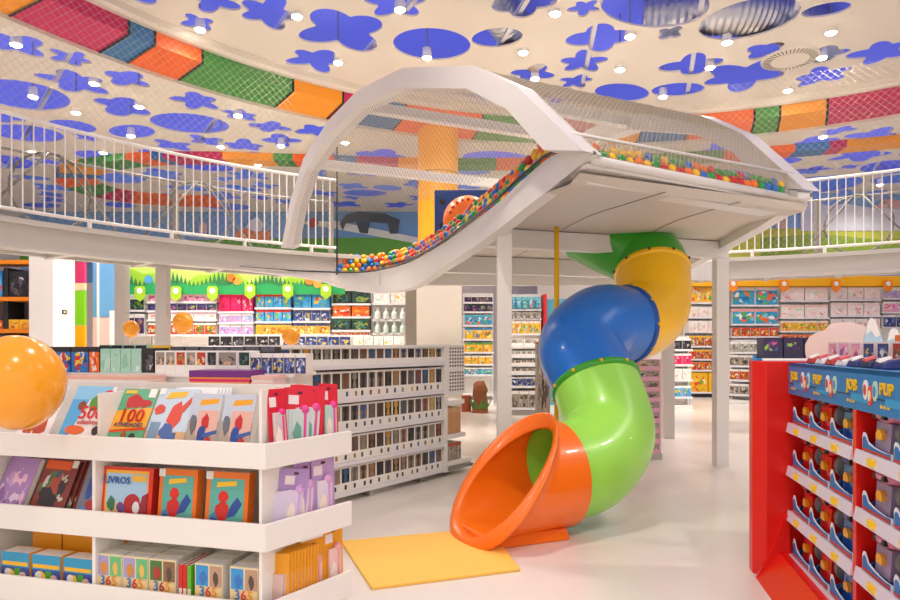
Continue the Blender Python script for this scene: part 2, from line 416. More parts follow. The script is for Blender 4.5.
# round air diffuser in the ceiling
q = PZ(790, 58, ZI)
t = thing('air_diffuser', 'round white slotted air diffuser in the ceiling at upper right', 'vent', q)
MB().lathe([(.46, 0), (.45, -.03), (.3, -.045), (.0001, -.05)], 40).build('disc', CEILM, t, smooth=.6)
mb = MB()
for i in range(40):
    a = 2*PI*i/40; mb.bar((.3*math.cos(a), .3*math.sin(a), -.046), (.43*math.cos(a), .43*math.sin(a), -.036), .012, .006)
mb.build('slots', DARK, t)

# ================================================================== WALKWAY
WC, WR, WRO, ZD = Vector((2.0, 3.0)), 8.3, 9.4, 2.98
def wpt(a, r, z): return Vector((WC.x+r*math.cos(a), WC.y+r*math.sin(a), z))
def wang(px, r=WR): 
    v = ring_at(px, r, WC); return math.atan2(v.y, v.x)
aL, aR = wang(-60), wang(960)
chan = [(WR+.1, ZD-.03), (WR, ZD-.03), (WR-.03, ZD-.03), (WR-.03, ZD-.07), (WR+.03, ZD-.07), (WR+.03, 2.66), (WR-.03, 2.66), (WR-.03, 2.62), (WR+.16, 2.62), (WR+.16, 2.72), (WRO-.1, 2.72), (WRO-.1, 2.68), (WRO, 2.68), (WRO, ZD), (WR-.0, ZD), (WR, ZD-.03)]
mb = ring_mesh(chan, aR, aL, WC, 90)
for i in range(15):
    a = aR+(aL-aR)*(i+.5)/15; mb.bar(wpt(a, WR+.03, 2.70), wpt(a, WRO, 2.70), .1, .08)
struct('walkway_slab', mb, STEELW)
barm = mat('railing_white', 'EFEBE6', .35)
def railing(name, label, a0, a1, group):
    t = thing(name, label, 'railing', wpt((a0+a1)/2, WR+.06, ZD), 0); o = t.location.copy()
    n = 40; arc = [wpt(a0+(a1-a0)*i/n, WR+.06, 0)-Vector((o.x, o.y, 0)) for i in range(n+1)]
    MB().tube([p+Vector((0, 0, 1.2)) for p in arc], .024, 8).build('top_rail', barm, t, smooth=True)
    MB().tube([p+Vector((0, 0, .1)) for p in arc], .022, 8).build('bottom_rail', barm, t, smooth=True)
    L = abs(a1-a0)*WR; nb = int(L/.115)
    bme = MB().tube([(0, 0, .1), (0, 0, 1.2)], .0095, 6).mesh('baluster', barm)
    for i in range(nb+1): obj_from(bme, 'baluster', t, wpt(a0+(a1-a0)*i/nb, WR+.06, 0)-Vector((o.x, o.y, 0)))
    pme = MB().tube([(0, 0, 0), (0, 0, .12)], .028, 8).mesh('foot_post', barm)
    for i in range(int(L/1.05)+1): obj_from(pme, 'foot_post', t, wpt(a0+(a1-a0)*(i+.4)/(L/1.05), WR+.06, 0)-Vector((o.x, o.y, 0)))
    return t
railing('balustrade', 'white steel balustrade curving along the walkway left of the arch', wang(338), wang(-45), None)
railing('balustrade', 'white steel balustrade along the walkway right of the play pod', wang(940), wang(702), None)
def rear_rail(label, a0, a1):
    t = thing('guard_rail', label, 'railing', wpt((a0+a1)/2, WRO-.08, ZD)); o = Vector((t.location.x, t.location.y, 0))
    MB().tube([wpt(a0+(a1-a0)*i/24, WRO-.08, 1.05)-o for i in range(25)], .022, 8).build('top_rail', GREYM, t, smooth=True)
    pm = MB().box(-.04, .04, -.04, .04, 0, 1.05).mesh('post', GREYM)
    k = max(2, int(abs(a1-a0)*WRO/1.9))
    for i in range(k+1): obj_from(pm, 'post', t, wpt(a0+(a1-a0)*i/k, WRO-.08, 0)-o)
rear_rail('grey guard rail with square posts along the far edge of the left walkway', wang(330, WRO), wang(-30, WRO))
rear_rail('grey guard rail with square posts along the far edge of the right walkway', wang(930, WRO), wang(720, WRO))
# hoop climbing frames standing on the walkway
hoopm = mat('hoop_grey', '77766F', .45, .2)
for px, lab in ((52, 'grey climbing hoop with diagonal bars behind the balustrade nearest the left edge'), (200, 'grey climbing hoop with diagonal bars behind left balustrade, beside the arch foot'),
                (858, 'grey climbing hoop with diagonal bars behind the right balustrade')):
    a = wang(px, 8.85); c = wpt(a, 8.85, ZD); t = thing('climbing_hoop', lab, 'play equipment', c, a+PI/2, 'climbing hoops')
    MB().tube([(.48*math.cos(2*PI*i/36), 0, .5+.48*math.sin(2*PI*i/36)) for i in range(36)], .018, 8, closed=True).build('hoop', hoopm, t, smooth=True)
    for s in (-1, 1): MB().tube([(s*.85, .05, .02), (s*.05, .05, .98)], .016, 8).build('bar', hoopm, t, smooth=True)

# nets made of crossing cords
def net_surface(fn, U, V, step, r, steps=.25, mask=None):
    """diagonal cords over a surface fn(u,v), u in [0,U], v in [0,V] metres"""
    mb = MB()
    for sgn in (1, -1):
        k = -V if sgn > 0 else 0
        lim = U if sgn > 0 else U+V
        while k < lim:
            pts = []; n = int(V/steps)+1
            for i in range(n+1):
                v = V*i/n; u = k+v if sgn > 0 else k-v
                ok = -1e-6 <= u <= U and (mask is None or mask(u, v))
                if ok: pts.append(fn(u, v))
                if (not ok or i == n) and pts:
                    if len(pts) > 1: mb.tube(pts, r, 3, caps=False)
                    pts = []
            k += step
    return mb
def wall_net(a0, a1, z0, z1, r, step=.11):
    U = abs(a1-a0)*WR
    return net_surface(lambda u, v: wpt(a0+(a1-a0)*u/U, WR+.1, z0+v), U, z1-z0, step, r)
for a0, a1, lab in ((wang(300), wang(-40), 'cream safety net stretched above the left balustrade'), (wang(940), wang(690), 'cream safety net stretched above the right balustrade')):
    tag(wall_net(a0, a1, ZD+.02, 5.95, .0017).build('safety_net', NETM), lab, 'net')

# ================================================================== PLAY POD
pod = thing('play_pod', 'white pointed play pod with arched netted frames projecting over the shop floor', 'play structure', (0, 0, 0))
T1, L1 = Vector((1.05, 4.7, 0)), Vector((-2.55, 9.9, 0)); T2 = Vector((3.31, 5.84, 0)); L2 = T2+Vector((-.37, .93, 0))*6.0
arc_t = [(0, 2.91), (.1186, 3.635), (.2158, 4.02), (.41, 4.435), (.5754, 4.54), (.71, 4.42), (.844, 4.13), (.922, 3.65), (.985, 2.98)]
def arch_z(t):
    for (a, za), (b, zb) in zip(arc_t, arc_t[1:]):
        if a <= t <= b: return za+(zb-za)*(t-a)/(b-a)
    return arc_t[-1][1]
def arch_frame(T, L):
    d = (L-T); ln = d.length; d.normalize(); nrm = Vector((d.y, -d.x, 0))
    outer = [(t*ln, z) for t, z in arc_t]; inner = []
    for i, (s, z) in enumerate(outer):
        a = Vector(outer[max(i-1, 0)]); b = Vector(outer[min(i+1, len(outer)-1)])
        t = (b-a).normalized(); n = Vector((t.y, -t.x)); wd = .2
        inner.append((s+n.x*wd, z+n.y*wd))
    inner[0] = (.42, 3.02)
    inner[-1] = (outer[-1][0]-.22, 2.98)
    mb = MB()
    pt = lambda s, z, k: T+d*s+nrm*k+Vector((0, 0, z))
    R = []
    for (s, z), (si, zi) in zip(outer, inner):
        R.append([pt(s, z, .1), pt(s, z, -.1), pt(si, zi, -.1), pt(si, zi, .1)])
    mb.rows(R, 0, closed=True)
    mb.f.append((0, 1, 2, 3)); mb.m.append(0); k = len(mb.v)-4; mb.f.append((k, k+1, k+2, k+3)); mb.m.append(0)
    return mb
podw = mat('pod_white', 'E4E1DE', .38)
arch_frame(T1, L1).build('arch_frame', podw, pod); arch_frame(T2, L2).build('arch_frame', podw, pod)
# curved side fascias (x, y, bottom, top)
Lc = [(1.05, 4.7, 2.90, 2.925), (.84, 5.1, 2.775, 3.02), (.64, 5.48, 2.67, 2.93), (.45, 5.85, 2.565, 2.81), (.17, 6.9, 2.50, 2.77), (-.12, 8.0, 2.45, 2.75), (-.62, 9.5, 2.33, 2.72), (-1.22, 10.3, 2.34, 2.68), (-1.72, 10.33, 2.42, 2.66), (-1.95, 10.2, 2.5, 2.655), (-2.5, 9.95, 2.58, 2.65), (-3.1, 9.55, 2.618, 2.65)]
Rc = [(3.31, 5.84, 2.85, 2.885), (3.28, 6.02, 2.77, 2.95), (3.245, 6.3, 2.715, 2.95), (3.21, 6.7, 2.65, 2.9), (3.37, 7.9, 2.636, 2.88), (3.59, 9.7, 2.6, 2.88), (4.0, 10.6, 2.6, 2.9), (4.9, 10.95, 2.6, 2.9)]
def smooth4(L):
    a = catmull([(p[0], p[1], p[2]) for p in L], 6); b = catmull([(p[0], p[1], p[3]) for p in L], 6)
    return [(q.x, q.y, q.z, r.z) for q, r in zip(a, b)]
LS, RS = smooth4(Lc), smooth4(Rc)
def fascia(C, side):
    R = []
    for i, (x, y, zb, zt) in enumerate(C):
        a, b = C[max(i-1, 0)], C[min(i+1, len(C)-1)]
        t = Vector((b[0]-a[0], b[1]-a[1], 0)).normalized(); n = Vector((t.y, -t.x, 0))*side*.13
        if i == 0: n *= .2
        o = Vector((x, y, 0))
        R.append([o+Vector((0, 0, zb)), o+Vector((0, 0, zt)), o+n+Vector((0, 0, zt)), o+n+Vector((0, 0, zb))])
    mb = MB().rows(R, 0, closed=True); return mb
fascia(LS, 1).build('side_fascia', podw, pod); fascia(RS, -1).build('side_fascia', podw, pod)
# floor/soffit, following both edges
def blend(C, f):
    k = f*(len(C)-1); i = min(int(k), len(C)-2); q = k-i
    return Vector([C[i][j]*(1-q)+C[i+1][j]*q for j in range(4)])
mb = MB(); R = []; R2 = []
Lin = LS[2:-24]; Rin = RS[2:-6]
for i in range(25):
    l, r = blend(Lin, i/24), blend(Rin, i/24)
    zs = 2.74 if i else 2.8
    R.append([Vector((l.x*(1-v)+r.x*v, l.y*(1-v)+r.y*v, zs)) for v in (0, .25, .5, .75, 1)])
    R2.append([q+Vector((0, 0, .05)) for q in R[-1]])
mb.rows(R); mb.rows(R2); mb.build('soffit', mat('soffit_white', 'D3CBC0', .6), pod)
def cross(fl, fr, z0, z1, wdt=.14, name='cross_beam', inset=.05):
    l, r = blend(LS, fl), blend(RS, fr); d = Vector((r.x-l.x, r.y-l.y, 0)).normalized()
    a = Vector((l.x, l.y, (z0+z1)/2))+d*inset; b = Vector((r.x, r.y, (z0+z1)/2))-d*inset
    MB().bar(a, b, wdt, z1-z0).build(name, podw, pod)
cross(.35, .554, 2.54, 2.73); cross(.5, .726, 2.5, 2.73); cross(.63, .83, 2.46, 2.73, .16)
fd = (T2-T1).normalized(); fb = Vector((-fd.y, fd.x, 0))
fl = lambda s, k, z: T1+fd*s+fb*k+Vector((0, 0, z)); FLN = (T2-T1).length
MB().bar(fl(.12, .3, 2.80), fl(FLN-.2, .3, 2.775), .16, .1).build('front_beam', podw, pod)
MB().tube([fl(.05, .07, 2.885), fl(FLN-.2, .12, 2.85)], .035, 10).build('front_pipe', podw, pod, smooth=True)
MB().bar(fl(.02, .22, 2.845), fl(FLN-.17, .25, 2.815), .26, .03).build('front_ledge', podw, pod)
# seams between soffit panels
for v in (.33, .66):
    mb = MB()
    pts = [Vector((l.x*(1-v)+r.x*v, l.y*(1-v)+r.y*v, 2.738)) for l, r in [(blend(Lin, i/12), blend(Rin, i/12)) for i in range(13)]]
    for a, b in zip(pts, pts[1:]): mb.bar(a, b, .012, .006)
    mb.build('panel_seam', GREYM, pod)
def apt(T, L, t, dz=-.1): return T+(L-T)*t+Vector((0, 0, arch_z(t)+dz))
for t, w_ in ((.43, .12), (.6, .12), (.83, .12)):
    MB().bar(apt(T1, L1, t), apt(T2, L2, t), w_, w_).build('purlin', podw, pod)
# netted vault, net over the left arch opening, front cord
tl = [0]
for i in range(400):
    a, b = apt(T1, L1, i/400), apt(T1, L1, (i+1)/400); tl.append(tl[-1]+(b-a).length)
ATOT = tl[-1]
def t_of(u):
    lo = min(range(401), key=lambda i: abs(tl[i]-u)); return lo/400
LUT = [t_of(ATOT*i/200) for i in range(201)]
def tl_of(u):
    k = max(0, min(199.999, u/ATOT*200)); i = int(k); return LUT[i]*(1-(k-i))+LUT[i+1]*(k-i)
VW = 3.2
def vault(u, v):
    t = tl_of(u); a, b = apt(T1, L1, t, -.01), apt(T2, L2, t, -.01); return a+(b-a)*(v/VW)
net_surface(vault, ATOT*.86, VW, .06, .0022, .2).build('roof_net', NETM, pod)
c1 = T1+(L1-T1)*.02; Ld = (L1-T1).normalized(); LL = (L1-T1).length
net_surface(lambda s, v: T1+Ld*s+Vector((-.0, 0, 2.75+v)), LL*.97, 1.85, .065, .0013, .06, mask=lambda s, v: 2.75+v < arch_z(s/LL)-.12 and 2.75+v > 2.98 and s > .35).build('side_net', mat('net_grey', '6E685E', .8), pod)
MB().tube([vault(.3, 0), vault(.3, VW)], .016, 8).build('net_cord', podw, pod, smooth=True)
net_surface(lambda u, v: fl(.06, .08, 2.9).lerp(fl(FLN-.2, .12, 2.87), v/VW).lerp(vault(.3, v*.97+.03), u/.3), .3, VW, .045, .0022, .05).build('front_net', NETM, pod)
MB().tube([P(337, 132, 10.1), P(337, 275, 10.1)], .014, 6).build('net_post', DARK, pod)
MB().tube([Vector((x-.03, y-.02, zt+.012)) for x, y, zb, zt in LS[6:]], .014, 6).build('net_edge_rope', DARK, pod)
# posts carrying the pod
for x, y, z, w_ in ((.52, 6.15, 2.6, .135), (3.36, 7.95, 2.66, .15)):
    MB().box(x-w_/2, x+w_/2, y-w_/2, y+w_/2, 0, z).build('post', podw, pod)
# other columns of the building
def column(px, Y, w_, z1, m=STEELW, name='column'):
    x = (px-450)/F_PX*Y; struct(name, MB().box(x-w_/2, x+w_/2, Y-w_/2, Y+w_/2, 0, z1), m)
column(163, 9.15, .15, 2.66); column(122, 9.6, .15, 2.7); column(668, 10.3, .16, 2.75); column(411, 12.2, .2, 2.9, mat('taupe', 'A79F95', .6))
struct('column', MB().box(-.70, .24, 13.2, 14.0, 0, 2.98), mat('beige_column', 'C9C1B6', .6))
ycol = mat('amber_column', 'F2A60E', .45)
struct('column', MB().lathe([(.425, 2.98), (.425, ZO+.05)], 36, (-.255, 13.6, 0)), ycol, smooth=.6)
struct('column', MB().lathe([(.43, 0), (.43, .02)], 36, (-.255, 13.6, 5.1)), mat('column_strap', '6A5514', .5), smooth=.6)

# yellow pole hanging through the pod floor
tag(MB().tube([(1.12, 6.72, 0), (1.12, 6.72, 2.735)], .027, 12).build('sliding_pole', YELLOW, smooth=True), 'yellow vertical pole between pod underside and floor, behind the blue slide bend', 'pole')

# balls in the pit
BR = .043
ballc = {'red': 'D8201C', 'yellow': 'FFC814', 'green': '1F9E42', 'blue': '1470C8', 'orange': 'FF7A1A'}
bmesh_ = {k: MB().ball((0, 0, 0), BR, 14, 9).mesh('ball', mat('ball_'+k, v, .3, coat=.3), True) for k, v in ballc.items()}
rb = random.Random(5)
def put_ball(p, where):
    k = rb.choice(list(ballc)); o = obj_from(bmesh_[k], 'plastic_ball', None, p)
    tag(o, f'{k} plastic ball heaped {where}', 'ball', f'{k} balls {where}')
Lcurve = LS[9:-15]
dist = [0]
for a, b in zip(Lcurve, Lcurve[1:]): dist.append(dist[-1]+math.hypot(b[0]-a[0], b[1]-a[1]))
def on_left(d):
    for i in range(len(dist)-1):
        if dist[i] <= d <= dist[i+1]:
            q = (d-dist[i])/(dist[i+1]-dist[i]); a, b = Lcurve[i], Lcurve[i+1]
            t = Vector((b[0]-a[0], b[1]-a[1], 0)).normalized()
            return Vector((a[0]+(b[0]-a[0])*q, a[1]+(b[1]-a[1])*q, a[3]+(b[3]-a[3])*q)), Vector((t.y, -t.x, 0))
    return None
heap = MB(); cols_heap = [MATS['ball_'+k] for k in ballc]
d = .02; n_l = 0
while d < dist[-1]:
    q, n = on_left(d)
    for lay in range(4 if d < dist[-1]*.36 else 3):
        p = q+n*(.06+.03*lay+rb.uniform(-.01, .012))+Vector((0, 0, BR+.005+lay*.074+rb.uniform(-.008, .012)))
        p += Vector((n.y, -n.x, 0))*((lay % 2)*.04)
        if lay == 2 and rb.random() < .15: continue
        put_ball(p, 'along the left edge of the ball pit'); n_l += 1
    for lay in range(4):
        for dep in (1, 2):
            if rb.random() < .75: heap.ball(q+n*(.09+.085*dep)+Vector((rb.uniform(-.03, .03), rb.uniform(-.03, .03), BR+.01+lay*.07+.02*dep)), BR, 10, 6, rb.randrange(5))
    d += .0925
d = .12; n_f = 0
while d < FLN-.24:
    for lay in range(2):
        z = 2.905-.04*d/FLN
        p = fl(d+(lay % 2)*.04, .15+.035*lay, z+BR+lay*.068+rb.uniform(-.008, .01))
        if lay == 1 and rb.random() < .12: continue
        put_ball(p, 'along the front edge of the ball pit'); n_f += 1
    for dep in (1, 2):
        for lay in range(2):
            heap.ball(fl(d, .16+.085*dep, 2.945-.04*d/FLN+lay*.065), BR, 10, 6, rb.randrange(5))
    d += .09
print('balls', n_l, n_f)
tag(heap.build('ball_heap', cols_heap, smooth=True), 'mixed coloured plastic balls heaped behind the front rows of the ball pit', 'balls', None, 'stuff')

# climbing panel and orange dome inside the pod
t = thing('climbing_wall', 'blue climbing panel with dark round holes beside the amber column', 'play equipment', P(463, 260, 9.4))
MB().box(-.42, .42, 0, .05, .05, 1.03).build('board', mat('panel_blue', '1F4C9C', .4), t, bevel=.01)
mb = MB()
for x, z in ((-.3, .85), (.0, .88), (.3, .85), (-.3, .5), (-.28, .2)): mb.lathe([(.045, 0), (.045, .012)], 14, (x, 0, z), 0, 'Y')
mb.build('holes', DARK, t)
t = thing('orange_dome', 'orange rounded tunnel dome behind the heaped balls', 'play equipment', P(468, 224, 8.9))
MB().lathe([(.33, -.2), (.35, 0), (.3, .12), (.17, .2), (.0001, .22)], 30, (0, 0, .05), 0, 'Y').build('shell', ORANGE, t, smooth=True)
mb = MB()
for i in range(9):
    a = PI*(.1+.8*i/8); mb.ball((.26*math.cos(a), -.16, .05+.26*math.sin(a)), .022, 8, 6)
mb.build('bolts', mat('bolt_red', 'B83210', .4), t, smooth=True)

# ================================================================== TUBE SLIDE
slide = thing('tube_slide', 'spiral tube slide in green, yellow, blue and orange sections ending on the floor', 'slide', (.9, 5.2, 0)); so = Vector((.9, 5.2, 0))
SR = .40
spine = [P(556, 482, 5.22), P(590, 470, 5.40), P(608, 431, 5.66), P(596, 385, 5.95), P(580, 348, 6.2), P(600, 325, 6.45), P(631, 324, 6.72), P(651, 308, 6.98), P(652, 272, 7.2), P(640, 254, 7.4), P(610, 240, 7.55), P(585, 228, 7.7)]
spine[0].z = .45; spine[1].z = .52
sp = catmull(spine, 10)
marks = {'green': (0, 30), 'blue': (30, 58), 'yellow': (58, 80), 'top': (80, 110)}
def sect(i0, i1, m, r0=SR, smooth=True):
    pts = [q-so for q in sp[i0:i1+1]]; n = len(pts)
    mb = MB(); mb.tube(pts, r0, 40, caps=False); mb.tube(pts, r0-.02, 40, caps=False)
    ends = []
    return mb, pts
def ring(p, t, r, wdt, m, name, par):
    t = t.normalized(); mb = MB(); mb.tube([p-t*wdt, p-t*wdt*.6, p+t*wdt*.6, p+t*wdt], [r, r+.018, r+.018, r], 40, caps=False)
    return mb.build(name, m, par, smooth=True)
for nm, (i0, i1), m in (('lower_bend', marks['green'], LIME), ('middle_bend', marks['blue'], BLUE), ('upper_bend', marks['yellow'], YELLOW), ('entry_bend', marks['top'], GREENP)):
    mb, pts = sect(i0, i1, m)
    o = mb.build(nm, m, slide, smooth=True)
    k = len(pts)-1
    if nm != 'entry_bend': ring(pts[k], pts[k]-pts[k-1], SR, .035, {'lower_bend': GREENP, 'middle_bend': mat('flange_blue', '084FA4', .3), 'upper_bend': YELLOW}[nm], 'flange', o)
# bolts at the joints
boltm = mat('bolt_yellow', 'F5B80A', .4); boltd = mat('bolt_dark', '4A3A14', .4)
for idx, mm in ((30, boltm), (58, boltm), (80, boltd)):
    p, t = sp[idx]-so, (sp[idx+1]-sp[idx-1]).normalized(); n = t.cross(Vector((0, 0, 1))).normalized(); b = t.cross(n)
    for i in range(10):
        a = 2*PI*i/10; c = p+(n*math.cos(a)+b*math.sin(a))*(SR+.02); MB().ball(c, .017, 8, 6).build('bolt', mm, slide, smooth=True)
# orange exit mouth: tube cut by a slanting plane, rolled rim
e0 = sp[0]-so; ax = Vector((-.905, -.425, -.03)).normalized(); ux = Vector((0, 0, 1)); ux = (ux-ax*ux.dot(ax)).normalized(); sx = ax.cross(ux)
def mouth_pt(th, f, off):
    Lb, Lt = .87, .07
    ll = Lt+(Lb-Lt)*((1-math.cos(th))/2)**.85
    s = -.03+(ll+.03)*f
    R = (.43+.05*f*(1-math.cos(th))/2)+off
    zc = -.045*f*(1-math.cos(th))/2
    q = e0+ax*s+ux*(math.cos(th)*R*(1-.12*f*(1-math.cos(th))/2)+zc*0)+sx*(math.sin(th)*R)
    return q
NT = 64; out_r = []; 
levels = [(0, 0), (.25, 0), (.5, 0), (.72, 0), (.84, .004), (.92, .03), (.96, .06), (.99, .075), (1.02, .065), (1.035, .02), (1.03, -.03), (1.0, -.055), (.95, -.055), (.86, -.035), (.7, -.027), (.4, -.025), (0, -.025)]
R = [[mouth_pt(2*PI*j/NT, f, o) for j in range(NT)] for f, o in levels]
MB().rows(R, 0, closed=True).build('exit_mouth', ORANGE, slide, smooth=True)
c = e0+ax*.42; d0 = Vector((ax.x, ax.y, 0)).normalized(); d1 = Vector((-d0.y, d0.x, 0))
mb = MB(); zf = -so.z
q = [(-.35, -.3), (.36, -.26), (.36, .26), (-.35, .3)]
mb.quadbox([Vector((c.x, c.y, 0))+d0*a+d1*b for a, b in q]+[Vector((c.x, c.y, .085))+d0*a*.98+d1*b*.9 for a, b in q])
mb.build('foot_block', ORANGE, slide, bevel=.015)
# landing mat
matm = mat('mat_amber', 'FFCB5C', .6, bump=.1, bscale=200)
cs = [PZ(341, 543.5, .0), PZ(371.5, 590.5, .0), PZ(520.5, 571.5, .0), PZ(489, 530, .0)]
mb = MB(); mb.quadbox([Vector((p.x, p.y, 0)) for p in cs]+[Vector((p.x, p.y, .022)) for p in cs])
tag(mb.build('landing_mat', matm, bevel=.006), 'flat yellow landing mat on the floor in front of the orange slide mouth', 'mat')

# ================================================================== PRODUCT MESHES AND ARTWORK
ARTS = {}
def A_(k, cols, sc=4.6): ARTS[k] = art('artwork_'+k, cols, sc)
A_('pink', ['F3A6C8', 'E94F96', 'FBE3EC', 'C44A8C', '8E5AA0', 'F7C9A8'])
A_('magenta', ['E3165E', 'F0307A', 'C40E4C', 'F7B6C8', 'E8205E'])
A_('lilac', ['C9A8DC', 'A47CC8', 'F0E4F4', '7FB7D8', 'E08ABA', 'B8D0EC'])
A_('sky', ['3FA4DC', '2B84C4', '6CC24A', 'F2C230', 'D84A38', '5CC0E8'])
A_('amber', ['F5B52A', 'E88C1C', 'F8DC7A', 'D8502A', 'B07020', 'FFE6A0'])
A_('navy', ['2A3E7C', '5D74B4', 'E8ECF4', 'D8C04A', '8898C8', '3A2A5C'])
A_('forest', ['1E3A34', '2D6B4A', '15201E', '3F8C9C', '8CA03A', '283C5A'], 6)
A_('ember', ['F0641E', '2A2420', 'F8A034', 'D8301C', 'E8E0D0', 'F0781E'])
A_('baby', ['F4EEE8', 'F8F4F0', 'F2C94C', 'BFD8E0', 'F4D8D4', 'FFFFFF'])
A_('pale', ['F6E6E2', 'F4D4D2', 'FAF2EE', 'EFE0C8', 'E8A8A0', 'CFE0D0', 'FAF0EC'])
A_('cyan', ['2E9CC8', '7CCBE0', 'F06A2A', '5FB050', 'EAF2F4', '1A6CA8'])
A_('yellowgreen', ['F2B81C', 'F8D24A', '6FAE3C', 'E85A28', 'F6E8B8', 'F0A818'])
A_('redbrown', ['C43A22', '8C4A2A', 'F2C84A', 'E8DCC8', '6A8C3C', 'E0702A'])
A_('grey', ['B8B4AE', '8A867F', '5F5A52', 'D8D4CC', '6E7C70', 'A09070'])
A_('dark', ['1F1D20', '35323A', '14131A', '5A5560', '2A2832', 'C8C4C0'])
A_('darkorange', ['201C1C', 'E8481E', '2C2624', '3A3430', 'F07030', '18161A'])
A_('mint', ['A8D8C4', '8EC8B2', 'B8E0CE', '7FBCA8', 'D8ECE2'], 2)
A_('heroic', ['2E6FB4', 'D8281E', '3A8CC8', 'F2C83A', 'E8E4DC', '1D3C7C', 'C8201C'])
A_('teal', ['4FA89C', '3C9088', '62B8AC', '2C6CA8', '4AA096', '2E5C94'])
A_('stone', ['9C9288', 'C8BCB0', '5A4E48', 'D8B48C', '7C6A5C', '3A3230'])
A_('purple', ['B48CC4', 'C8A4D4', '9C74B4', 'DCC4E4', 'EAD8EC', 'F0C0D8'])
A_('comic', ['8C4038', '5A7C50', 'C8B8A8', '3A3638', 'B0503C', '4A5C80', 'D8D0C8'])
A_('toypack', ['F4F0EE', 'E89AA8', '3A4C8C', 'F2E8E8', 'D8506C', '8CC0D8'])
A_('doll', ['3A2A50', '6A3C7C', '1F1C2C', 'C85C94', '8CB84A', '3C5CA0'])
A_('lego', ['F2C21A', '3A8CC8', 'E84A2A', '7CC8E0', 'F6E4A0', '4A9C4A'])
A_('city', ['D8C8B8', 'C4B4A4', '9C8C80', 'E4D8CC', '7C88A0'])
WB = mat('box_white', 'F2EFEA', .4)
# unit box (origin at bottom centre of the front), slots: body, artwork, band
def art_box():
    mb = MB(); mb.box(-.5, .5, 0, 1, 0, 1, 0)
    mb.box(-.485, .485, -.012, 0, .02, .80, 1); mb.box(-.485, .485, -.012, 0, .80, .98, 2); return mb.mesh('box', [WB, WB, WB])
BOX = art_box()
def window_box():
    mb = MB()
    mb.box(-.5, .5, .03, 1, 0, 1, 0); mb.box(-.5, -.43, 0, .03, 0, 1, 0); mb.box(.43, .5, 0, .03, 0, 1, 0)
    mb.box(-.43, .43, 0, .03, 0, .36, 0); mb.box(-.43, .43, 0, .03, .93, 1, 0)
    mb.box(-.43, .43, .022, .03, .36, .93, 1); return mb.mesh('box', [WB, DARK])
WINBOX = window_box()
def toy_figure():
    mb = MB(); mb.ball((0, .02, .77), .17, 10, 8, 0, .75, .12); mb.lathe([(.11, .40), (.12, .5), (.08, .6), (.06, .66)], 10, (0, .02, 0), 0)
    for q in mb.v[:]: pass
    mb.v = [(x, max(-.01, min(.04, y*.2)), z) for x, y, z in mb.v]
    return mb.mesh('figure', [WB], True)
FIGM = toy_figure()
ICON = MB().box(-.12, .12, -.012, 0, .08, .26).mesh('picture_print', [DARK])
def bottle_mesh():
    return MB().lathe([(.3, 0), (.42, .04), (.42, .5), (.3, .66), (.16, .74), (.16, .84), (.2, .86), (.2, .97), (.0001, 1)], 12).mesh('bottle', [WB], .6)
BOTTLE = bottle_mesh()
PEG = MB().box(-.5, .5, 0, .5, 0, 1, 0).box(-.36, .36, -.3, 0, .08, .72, 1).mesh('pack', [WB, WB])

def solid(h): return mat('ink_'+h, h, .4)
# shelf bay: parts back_panel, upright, shelf, price_strip
stripm = mat('price_strip', 'E8E6EA', .4)
def bay(name, label, fr, w_, zs, top, depth=.42, m=SHELFW, back=None, base=True, group=None):
    t = thing(name, label, 'shelving', fr.pt(0, 0), fr.rz, group)
    MB().box(.002, w_-.002, depth-.03, depth, 0, top).build('back_panel', back or m, t)
    for x in (.017, w_-.017): MB().box(x-.015, x+.015, depth-.12, depth-.031, 0, top).build('upright', m, t)
    for z in zs:
        s = MB().box(.012, w_-.012, .01, depth-.03, z-.03, z).build('shelf', m, t)
        MB().box(.012, w_-.012, 0, .012, z-.045, z+.004).build('price_strip', stripm, s)
    if base: MB().box(.002, w_-.002, .05, depth, 0, .1).build('plinth', DARK if base == 2 else m, t)
    return t
def stock(fr, x0, x1, z, h, n, a, desc, where, cat='box', depth=.3, body=None, band=None, mesh=None, fill=.94, group=None, y=.03, noun='boxed_toy', jit=.0, from_side='left'):
    p = (x1-x0)/n
    for i in range(n):
        k = i if from_side == 'left' else n-1-i
        hh = h*(1-random.random()*jit)
        me = mesh or BOX
        nm = [body or WB, ARTS.get(a) or MATS[a], band or body or WB][:len(me.materials)]
        if me is BOTTLE: nm = [body or WB]
        o = obj_from(me, noun, None, fr.pt(x0+p*(i+.5), y, z), fr.rz, (p*fill, depth, hh), nm)
        lab = f'{desc}, {ORD[k]} from {from_side}, {where}' if n > 1 else f'{desc}, {where}'
        tag(o, lab, cat, group or f'{desc} {where}')

